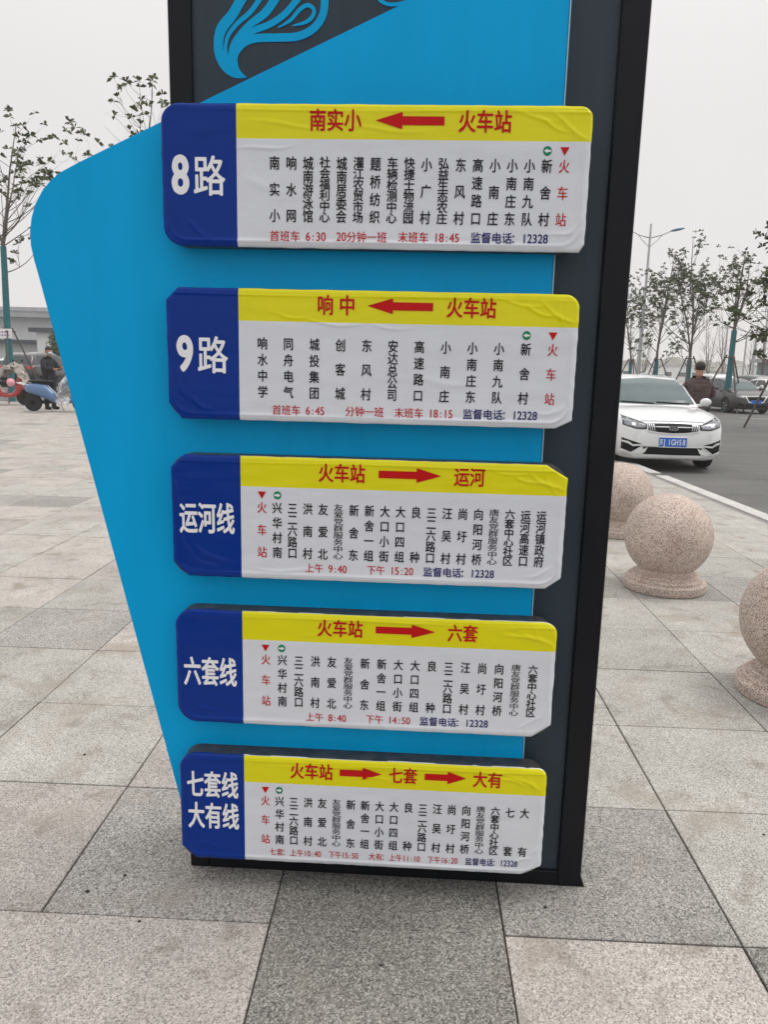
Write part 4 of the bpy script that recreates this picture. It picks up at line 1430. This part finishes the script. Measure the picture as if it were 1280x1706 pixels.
G_T = 'staked young trees along the parking rows'
tree('young_tree', 'staked young tree with sparse leaves nearest the black side of the sign', 15.2, 48.0, 7.9, 3, group=G_T, wrap=2.3, r0=.09, split=.34, leafsize=1.2)
tree('young_tree', 'staked young tree behind the white sedan roof, second from the sign', 14.87, 42.5, 8.2, 12, group=G_T, wrap=2.35, r0=.10, split=.34, leafsize=1.15)
tree('young_tree', 'tall forked staked young tree just above the man in brown', 14.7, 37.5, 8.2, 21, group=G_T, wrap=2.3, r0=.10, split=.33, forks=4, leafsize=1.15)
tree('young_tree', 'staked young tree with a tall teal trunk wrap beside the dark grey sedan', 14.9, 33.5, 7.0, 34, wrap=3.5, group=G_T, r0=.105, split=.52, dens=.6, spread=1.1)
tree('young_tree', 'large leafy tree reaching in from the right edge above the cars', 11.75, 22.5, 6.4, 47, group=G_T, r0=.10, split=.38, spread=1.5, leafsize=1.3, srot=0.0)
tree('young_tree', 'young tree with teal wrapped trunk at the left edge', -12.9, 26.2, 9.8, 58, wrap=5.7, z=0, group='young trees left of the sign', r0=.088, split=.56, leafsize=1.4, forks=3, spread=1.15, dens=.55, srot=.9, sr=.024)
tree('young_tree', 'young tree rising behind the blue fin, only its top twigs showing', -6.88, 21.5, 8.9, 77, wrap=2.6, z=0, group='young trees left of the sign', r0=.085, split=.5, dens=.4, leafsize=1.3, spread=1.2, forks=2, stakes=False)
for i, (x, y, H, s) in enumerate(((25.0, 60, 6.6, 101), (27.5, 63, 7.2, 102), (30.2, 62, 6.4, 103), (24, 72, 6, 104), (33, 70, 6.2, 105))):
    tree('bare_tree', ['bare thin tree behind the forked staked tree', 'tallest bare tree of the far clump behind the staked trees', 'bare tree at the right side of the far clump', 'bare tree far back left of the clump', 'faint bare tree far back right of the clump'][i],
         x, y, H, s, wrap=0, leaves=False, stakes=False, group='bare trees far back', r0=.07, split=.2, mat='bark_far', spread=.8)

# ------------------------------------------------------------------ lamp posts and poles
def lamp_post(x, y, H, label, rz=0):
    t = thing('street_lamp', label, 'street lamp', (x, y, ROAD_Z), rz, None)
    b = MB()
    b.tube([(0, 0, 0), (0, 0, H)], [.11, .05], 10)
    b.lathe([(.2, 0), (.2, .35), (.13, .45)], 12)
    b.build('pole', 'steel', t, True)
    for s in (1, -1):
        b = MB()
        b.tube([(0, 0, H - .75), (s * .6, 0, H - .60), (s * 1.15, 0, H - .36)], [.035, .035, .03], 6)
        b.tube([(0, 0, H - 1.25), (s * .45, 0, H - .85), (s * .7, 0, H - .56)], [.02, .02, .015], 5)
        b.build('arm', 'steel', t, True)
        b = MB()
        R = Matrix.Rotation(-s * .22, 3, 'Y')
        b.ball((s * 1.50, 0, H - .27), (.42, .14, .075), 14, 8, R)
        b.build('lamp_head', 'lamp_blue', t, True)
    return t
lamp_post(14.55, 44.5, 9.8, 'tall double armed street lamp with blue heads beside the black side of the sign')

def util_pole(x, y, H, label, arms):
    t = thing('utility_pole', label, 'utility pole', (x, y, ROAD_Z), 0, 'utility poles far back')
    b = MB()
    b.tube([(0, 0, 0), (0, 0, H)], [.15, .10], 8)
    b.build('pole', 'steel', t, True)
    for a in arms:
        b = MB()
        b.box((0, 0, H - a), (1.7, .10, .10))
        for q in (-.7, -.25, .25, .7):
            b.tube([(q, 0, H - a + .05), (q, 0, H - a + .25)], .04, 5)
        b.build('crossarm', 'steel', t)
    return t
util_pole(44.4, 96, 6.8, 'short utility pole with a crossarm right of the teal wrapped tree', [.3])
util_pole(43.7, 92, 7.5, 'left pole of the pair at the right edge', [.3, 1.2])
util_pole(45.2, 93, 9.5, 'right taller pole of the pair at the right edge', [.3])
util_pole(39.3, 90, 7.4, 'thin pole directly behind the teal wrapped tree', [.4])
util_pole(19.55, 60, 8.0, 'thick pale pole left of the second staked tree', [])

# ------------------------------------------------------------------ buildings and far background
def building(name, label, x0, x1, y, d, h, wall, roofm, bands, nwin):
    t = thing(name, label, 'building', ((x0 + x1) / 2, y, ROAD_Z))
    w = x1 - x0
    b = MB()
    b.box((0, d / 2, h / 2), (w, d, h))
    b.build('wall', wall, t)
    b = MB()
    b.box((0, d / 2, h + .15), (w + .8, d + .8, .3))
    b.build('roof', roofm, t)
    for (z, hh, pr, m) in bands:
        b = MB()
        b.box((0, -pr / 2 - .003, z), (w, pr, hh))
        b.build('canopy', m, t)
    for k in range(nwin):
        xx = -w / 2 + w * (k + .5) / nwin
        b = MB()
        b.box((xx, -.03, h * .45), (w / nwin * .5, .05, h * .28))
        b.build('window', 'window', t)
    return t
building('warehouse', 'long white building with a grey flat roof behind the left tree', -46, -17.5, 62, 14, 5.3, 'wall_white', 'roof_grey', [(4.9, .25, 1.2, 'roof_grey'), (2.9, .30, .9, 'dark_trim')], 0)
building('low_shed', 'low dark canopy building behind the scooter rider', -25.5, -20.5, 56, 3, 3.5, 'wall_white', 'dark_trim', [], 2)
building('warehouse', 'pale hazy low building behind the far car row', 30, 78, 190, 12, 3.6, 'wall_white', 'roof_grey', [], 14)
building('warehouse', 'pale low building far beyond the staked trees at right', 92, 150, 190, 12, 4.2, 'wall_white', 'wall_white', [], 12)
building('kiosk', 'small teal grey box building at the right edge behind the cars', 31.2, 35.0, 62, 3, 2.7, 'tealgrey', 'roof_grey', [(2.6, .2, .3, 'dark_trim')], 2)

def shrub(x, y, z, H, seed, label):
    t = thing('shrub', label, 'shrub', (x, y, z))
    rg = random.Random(seed)
    lv, lf = [], []
    for k in range(1500):
        a, u = rg.uniform(0, 2 * pi), rg.uniform(0, 1)
        r = (.75 + .3 * sin(3 * a + 6 * u)) * sqrt(rg.random()) * (1.1 - u * .7)
        c = Vector((r * cos(a), r * sin(a), .15 + u * H))
        dv = Vector((rg.uniform(-1, 1), rg.uniform(-1, 1), rg.uniform(-.4, 1))).normalized()
        s = dv.orthogonal().normalized() * .05
        b0 = len(lv)
        lv += [c, c + dv * .09 + s, c + dv * .2, c + dv * .09 - s]
        lf.append((b0, b0 + 1, b0 + 2, b0 + 3))
    mesh_obj('crown', lv, lf, 'leaf', t)
    b = MB()
    for k in range(5):
        a = 2 * pi * k / 5
        b.tube([(0, 0, 0), (.2 * cos(a), .2 * sin(a), H * .5), (.35 * cos(a), .35 * sin(a), H * .8)], [.03, .02, .01], 5)
    b.build('trunk', 'bark', t)
shrub(-20.2, 47.0, ROAD_Z, 3.0, 5, 'dark green shrub between the white building and the blue fin')

# far treeline: reads as one hazy mass
rg = random.Random(9)
b = MB()
for k in range(260):
    x = rg.uniform(-330, 360)
    y = 320 + rg.uniform(-20, 40)
    hh = rg.uniform(3, 8)
    b.ball((x, y, hh * .5 - .3), (rg.uniform(3, 9), rg.uniform(3, 6), hh * .6), 8, 5)
for v in b.v:
    v += Vector((noise.noise(v * .4), noise.noise(v * .4 + Vector((5, 5, 5))), noise.noise(v * .6))) * 1.2
o = b.build('distant_treeline', 'field', None)
tag(o, 'hazy line of distant trees along the horizon', 'treeline', kind='stuff')

# ------------------------------------------------------------------ people
def skin_obj(name, J, E, mat, parent, sub=2, root=None):
    names = list(J)
    me = bpy.data.meshes.new(name)
    me.from_pydata([J[n][:3] for n in names], [(names.index(a), names.index(b_)) for a, b_ in E], [])
    o = bpy.data.objects.new(name, me)
    COL.objects.link(o)
    md = o.modifiers.new('skin', 'SKIN')
    for i, n in enumerate(names):
        r = J[n][3]
        me.skin_vertices[0].data[i].radius = (r, r) if not isinstance(r, tuple) else r
        me.skin_vertices[0].data[i].use_root = (n == (root or names[0]))
    sb = o.modifiers.new('sub', 'SUBSURF')
    sb.levels = sub
    sb.render_levels = sub
    dg = bpy.context.evaluated_depsgraph_get()
    m2 = bpy.data.meshes.new_from_object(o.evaluated_get(dg))
    bpy.data.objects.remove(o)
    m2.name = name
    m2.materials.clear()
    m2.materials.append(M[mat])
    for p in m2.polygons:
        p.use_smooth = True
    o = bpy.data.objects.new(name, m2)
    COL.objects.link(o)
    o.parent = parent
    return o

def person(label, loc, rz, arms, jacket, trousers='trousers', mask=False, quilt=False, head_tilt=0.0, H=1.0):
    """faces local -Y"""
    t = thing('person', label, 'person', loc, rz)
    t.scale = (H, H, H)
    hy = -0.03 - head_tilt * .1
    J = {'pelvis': (0, 0, .93, .08), 'waist': (0, 0, 1.08, .065), 'chest': (0, .0, 1.27, .065), 'neck': (0, 0, 1.47, .055), 'head0': (0, hy, 1.56, .075), 'head1': (0, hy - .01, 1.66, .088), 'head2': (0, hy + .01, 1.71, .06)}
    E = [('pelvis', 'waist'), ('waist', 'chest'), ('chest', 'neck'), ('neck', 'head0'), ('head0', 'head1'), ('head1', 'head2')]
    for s, n in ((1, 'l'), (-1, 'r')):
        el, wr, hd = arms[n]
        J.update({'sh' + n: (s * .16, 0, 1.35, .03), 'el' + n: el + (.036,), 'wr' + n: wr + (.026,), 'hd' + n: hd + (.035,),
                  'hip' + n: (s * .10, 0, .88, .09), 'kn' + n: (s * .115, -.01, .48, .058), 'an' + n: (s * .12, .02, .08, .04), 'to' + n: (s * .135, -.14, .035, .032)})
        E += [('chest', 'sh' + n), ('sh' + n, 'el' + n), ('el' + n, 'wr' + n), ('wr' + n, 'hd' + n), ('pelvis', 'hip' + n), ('hip' + n, 'kn' + n), ('kn' + n, 'an' + n), ('an' + n, 'to' + n)]
    skin_obj('body', J, E, 'skin', t, 2, 'pelvis')
    # jacket
    K = {'pelvis': (0, 0, .88, .175), 'waist': (0, 0, 1.06, .18), 'chest': (0, 0, 1.28, .19), 'neckbase': (0, 0, 1.40, .12), 'neck': (0, 0, 1.50, .088)}
    E2 = [('pelvis', 'waist'), ('waist', 'chest'), ('chest', 'neckbase'), ('neckbase', 'neck')]
    for s, n in ((1, 'l'), (-1, 'r')):
        el, wr, hd = arms[n]
        K.update({'sh' + n: (s * .175, 0, 1.375, .085), 'el' + n: el + (.082,), 'wr' + n: tuple(wr[q] + (hd[q] - wr[q]) * .35 for q in range(3)) + (.068,)})
        E2 += [('chest', 'sh' + n), ('sh' + n, 'el' + n), ('el' + n, 'wr' + n)]
    jk = skin_obj('jacket', K, E2, jacket, t, 3 if quilt else 2, 'waist')
    for v in jk.data.vertices:
        v.co.y *= .9
        if quilt:
            f = abs(sin(v.co.z * pi / .085))
            d = Vector((v.co.x, v.co.y, 0))
            if d.length > .01:
                v.co += d.normalized() * (.026 * sqrt(f) - .013)
    Lg = {'pelvis': (0, 0, .92, .155)}
    E3 = []
    for s, n in ((1, 'l'), (-1, 'r')):
        Lg.update({'hip' + n: (s * .10, 0, .84, .115), 'kn' + n: (s * .115, -.01, .48, .085), 'an' + n: (s * .12, .01, .045, .07)})
        E3 += [('pelvis', 'hip' + n), ('hip' + n, 'kn' + n), ('kn' + n, 'an' + n)]
    skin_obj('trousers', Lg, E3, trousers, t, 2, 'pelvis')
    for s in (1, -1):
        b = MB()
        b.ball((s * .13, -.06, .045), (.052, .15, .05), 12, 8)
        b.build('shoe', 'black_plastic', t, True)
        b = MB()
        b.ball((s * .088, hy + .005, 1.62), (.014, .022, .034), 8, 6)
        b.build('ear', 'skin', t, True)
    b = MB()
    b.ball((0, hy + .012, 1.672), (.094, .108, .088), 18, 12)
    hr = b.build('hair', 'hair', t, True)
    for v in hr.data.vertices:      # hairline: lift the front, lower the nape
        f = (v.co.y - hy)
        if v.co.z < 1.66 and f < 0.02:
            v.co.z = 1.665 + (v.co.z - 1.66) * .1
            v.co.y = max(v.co.y, hy - .07)
        if f > 0 and v.co.z < 1.62:
            v.co.z = 1.60 + (v.co.z - 1.60) * .4
    b = MB()
    b.tube([(0, hy - .085, 1.63), (0, hy - .105, 1.60)], [.010, .016], 6)
    for s in (1, -1):
        b.ball((s * .032, hy - .083, 1.635), (.013, .006, .006), 6, 5)
    b.box((0, hy - .086, 1.565), (.045, .008, .010))
    b.build('face', 'skin', t, True)
    if mask:
        b = MB()
        b.ball((0, hy - .045, 1.575), (.068, .058, .05), 14, 10)
        b.build('face_mask', 'mask', t, True)
    for n, s in (('l', 1), ('r', -1)):
        wr, hd = Vector(arms[n][1]), Vector(arms[n][2])
        d = (hd - wr).normalized()
        b = MB()
        sd = d.cross(Vector((0, 0, 1)))
        sd = sd.normalized() if sd.length > .1 else Vector((1, 0, 0))
        up = sd.cross(d)
        for k in range(4):
            o_ = hd + sd * (k - 1.5) * .018
            b.tube([o_, o_ + d * .045, o_ + d * .07 - up * .02], [.0095, .0085, .007], 5)
        b.tube([hd + sd * .035, hd + sd * .055 + d * .025, hd + sd * .055 + d * .05], [.011, .010, .008], 5)
        b.build('fingers', 'skin', t, True)
    return t

person('man in a brown quilted puffer jacket seen from behind, beyond the white sedan', (5.90, 14.5, ROAD_Z), radians(170),
       {'l': ((.27, -.12, 1.16), (.10, -.30, 1.12), (.05, -.36, 1.13)), 'r': ((-.27, -.10, 1.15), (-.12, -.30, 1.10), (-.06, -.36, 1.12))}, 'jacket_brown', quilt=True, H=1.04)
person('man in black with a pale face mask standing behind the blue scooter', (-9.95, 22.5, 0), radians(65),
       {'l': ((.25, -.10, 1.15), (.14, -.34, 1.17), (.10, -.41, 1.19)), 'r': ((-.24, -.12, 1.14), (-.10, -.34, 1.12), (-.05, -.41, 1.14))}, 'cloth_black', mask=True, head_tilt=.3, H=1.04)

# ------------------------------------------------------------------ scooters
def scooter(label, loc, rz, paint, scale=1.0, cover=False, bag=False):
    """faces local +X"""
    t = thing('scooter', label, 'scooter', loc, rz, 'scooters parked left of the sign')
    t.scale = (scale,) * 3
    R = .235
    for x in (-.62, .66):
        b = MB()
        b.lathe([(R * .62, -.045), (R * .92, -.05), (R, -.025), (R, .025), (R * .92, .05), (R * .62, .045)], 24, axis='X')
        w = b.build('wheel', 'tyre', t, True, (x, 0, R))
        w.rotation_euler = (0, 0, pi / 2)
        b = MB()
        b.lathe([(.07, -.05), (.08, -.03), (.08, .03), (.07, .05)], 12, axis='X')
        for k in range(5):
            a = 2 * pi * k / 5
            b.tube([(0, 0, 0), (0, R * .66 * cos(a), R * .66 * sin(a))], .018, 5)
        b.build('hub', 'black_plastic', w, True)
    # body shell: tail, footwell, leg shield, lofted along x
    K = [(-.80, .55, .66, .06), (-.72, .50, .74, .12), (-.50, .42, .77, .16), (-.25, .33, .74, .17), (-.05, .24, .55, .17), (.08, .22, .36, .16), (.30, .22, .33, .15), (.44, .24, .45, .15), (.52, .28, .85, .16), (.60, .40, 1.0, .13), (.66, .62, .98, .07)]
    def sec(x):
        z0, z1, hw = interp(K, x)
        pts = []
        for k in range(14):
            a = 2 * pi * k / 14
            ca, sa = cos(a), sin(a)
            pts.append(Vector((x, hw * (abs(ca) ** .7) * (1 if ca > 0 else -1), (z0 + z1) / 2 + (z1 - z0) / 2 * (abs(sa) ** .7) * (1 if sa > 0 else -1))))
        return pts
    vs, fs = loft([-.80 + 1.46 * k / 34 for k in range(35)], sec)
    b = MB()
    b.add(vs, fs)
    b.build('body', paint, t, True)
    b = MB()
    b.ball((-.38, 0, .80), (.36, .135, .055), 18, 8)
    b.build('seat', 'black_plastic', t, True)
    b = MB()
    b.tube([(-.78, .1, .70), (-.98, .1, .76), (-.98, -.1, .76), (-.78, -.1, .70)], .018, 6)
    b.build('grab_rail', 'chrome', t, True)
    b = MB()
    b.tube([(.66, 0, .24), (.58, 0, .75), (.52, 0, 1.02)], [.03, .035, .03], 8)
    b.build('fork', 'steel', t, True)
    b = MB()
    b.tube([(.44, -.33, 1.08), (.50, -.15, 1.03), (.52, 0, 1.02), (.50, .15, 1.03), (.44, .33, 1.08)], .017, 6)
    b.build('handlebar', 'black_plastic', t, True)
    for s in (1, -1):
        b = MB()
        b.tube([(.48, s * .24, 1.05), (.52, s * .28, 1.22)], .007, 5)
        b.ball((.52, s * .30, 1.26), (.02, .055, .04), 10, 6)
        b.build('mirror', 'black_plastic', t, True)
    b = MB()
    b.ball((.63, 0, .93), (.05, .075, .06), 12, 8)
    b.build('headlight', 'lamp_bright', t, True)
    b = MB()
    b.ball((-.80, 0, .62), (.03, .07, .035), 10, 6)
    b.build('tail_light', 'red_lens', t, True)
    b = MB()
    b.tube([(-.62, .06, .235), (-.35, .08, .25), (-.05, .06, .25)], [.05, .045, .03], 8)
    b.tube([(-.62, .10, .235), (-.50, .12, .52)], .022, 6)
    b.build('swing_arm', 'black_plastic', t, True)
    b = MB()
    b.tube([(.05, .08, .24), (.14, .16, .01)], .012, 5)
    b.tube([(-.15, .08, .22), (-.1, -.15, .01)], .012, 5)
    b.build('kickstand', 'steel', t)
    b = MB()
    b.tube([(.52 + .26 * cos(a_ / 10), 0, .235 + .27 * sin(a_ / 10)) for a_ in range(4, 26, 3)] , .05, 6)
    for v in b.v:
        v.x += .14
    b.build('front_mudguard', paint, t, True)
    return t

sc1 = scooter('light blue electric scooter parked side on, crumpled clear plastic over its footwell', (-9.38, 21.6, 0), radians(4), 'scooter_blue', 1.04)
def drape(name, label, cat, loc, rz, pts, w, mat, seed, amp=.05):
    """crumpled sheet hanging over a line of points"""
    t = MB()
    C = catmull([Vector(p) for p in pts], 6)
    vs, fs = [], []
    n = 11
    for i, c in enumerate(C):
        for k in range(n):
            u = (k / (n - 1) - .5) * 2
            q = Vector((c.x, c.y + u * w, c.z - .22 * u * u))
            q += Vector((noise.noise(q * 7 + Vector((seed, 0, 0))), noise.noise(q * 7 + Vector((0, seed, 0))), noise.noise(q * 7 + Vector((0, 0, seed))))) * amp
            vs.append(q)
    for i in range(len(C) - 1):
        for k in range(n - 1):
            a = i * n + k
            fs.append((a, a + 1, a + n + 1, a + n))
    t.add(vs, fs)
    o = t.build(name, mat, None, True, loc)
    o.rotation_euler = (0, 0, rz)
    md = o.modifiers.new('thick', 'SOLIDIFY')
    md.thickness = .006
    return tag(o, label, cat)
drape('plastic_cover', 'crumpled clear plastic sheet hanging over the blue scooter', 'plastic sheet', (-9.38, 21.55, 0), radians(4),
      [(.62, 0, 1.20), (.45, 0, 1.14), (.30, 0, .98), (.15, 0, .72), (.10, 0, .50), (.30, 0, .42), (.45, -.05, .36)], .26, 'plastic', 4, .09)
sc2 = scooter('red electric scooter at the left edge under a grey cloth cover', (-12.25, 24.2, 0), radians(3), 'scooter_red', 1.1)
drape('scooter_cover', 'grey cloth cover thrown over the red scooter', 'cloth cover', (-12.25, 24.2, 0), radians(3),
      [(-.75, 0, .88), (-.3, 0, 1.02), (.1, 0, 1.14), (.42, 0, 1.34), (.62, 0, 1.28), (.76, 0, 1.0), (.82, 0, .72)], .34, 'grey_cloth', 9, .12)
b = MB()
b.ball((0, 0, 0), .13, 16, 10)
o = b.build('balloon', 'pink', None, True, (-11.75, 23.85, .72))
tag(o, 'round pink ball hanging on the red scooter', 'ball')

# notice board tied to the left tree
t = thing('notice_board', 'small white notice board with purple marks tied to the teal wrapped tree', 'sign', (-12.98, 26.0, 2.27))
b = MB()
b.box((0, 0, 0), (.62, .02, .32))
b.build('panel', 'board', t)
b = MB()
for rI in range(2):
    for k in range(5):
        b.box((-.18 + .09 * k, -.0125, .05 - .10 * rI), (.05, .003, .05), ry=.1 * ((k * 7 + rI * 3) % 5 - 2))
b.build('marks', 'ink_purple', t)
b = MB()
for z in (.08, -.08):
    b.tube([(.13, .005, z), (.22, .10, z), (.17, .33, z), (.05, .32, z), (.0, .1, z)], .006, 5)
b.build('tie', 'steel', t)

# ------------------------------------------------------------------ haze
hz = MB()
hz.box((0, 245, 7.5), (940, 530, 17.3))
hz.v = [Vector((v.x, v.y, (-1.15 if v.z < 5 else 13.0))) for v in hz.v]
ho = hz.build('haze', [], None)
mh = bpy.data.materials.new('haze_air')
mh.use_nodes = True
th = mh.node_tree
th.nodes.remove(th.nodes['Principled BSDF'])
pv = th.nodes.new('ShaderNodeVolumePrincipled')
pv.inputs['Color'].default_value = (0.93, 0.93, 0.94, 1)
pv.inputs['Density'].default_value = 0.0011
pv.inputs['Anisotropy'].default_value = 0.2
th.links.new(pv.outputs[0], th.nodes['Material Output'].inputs['Volume'])
ho.data.materials.clear()
ho.data.materials.append(mh)
tag(ho, kind='stuff')
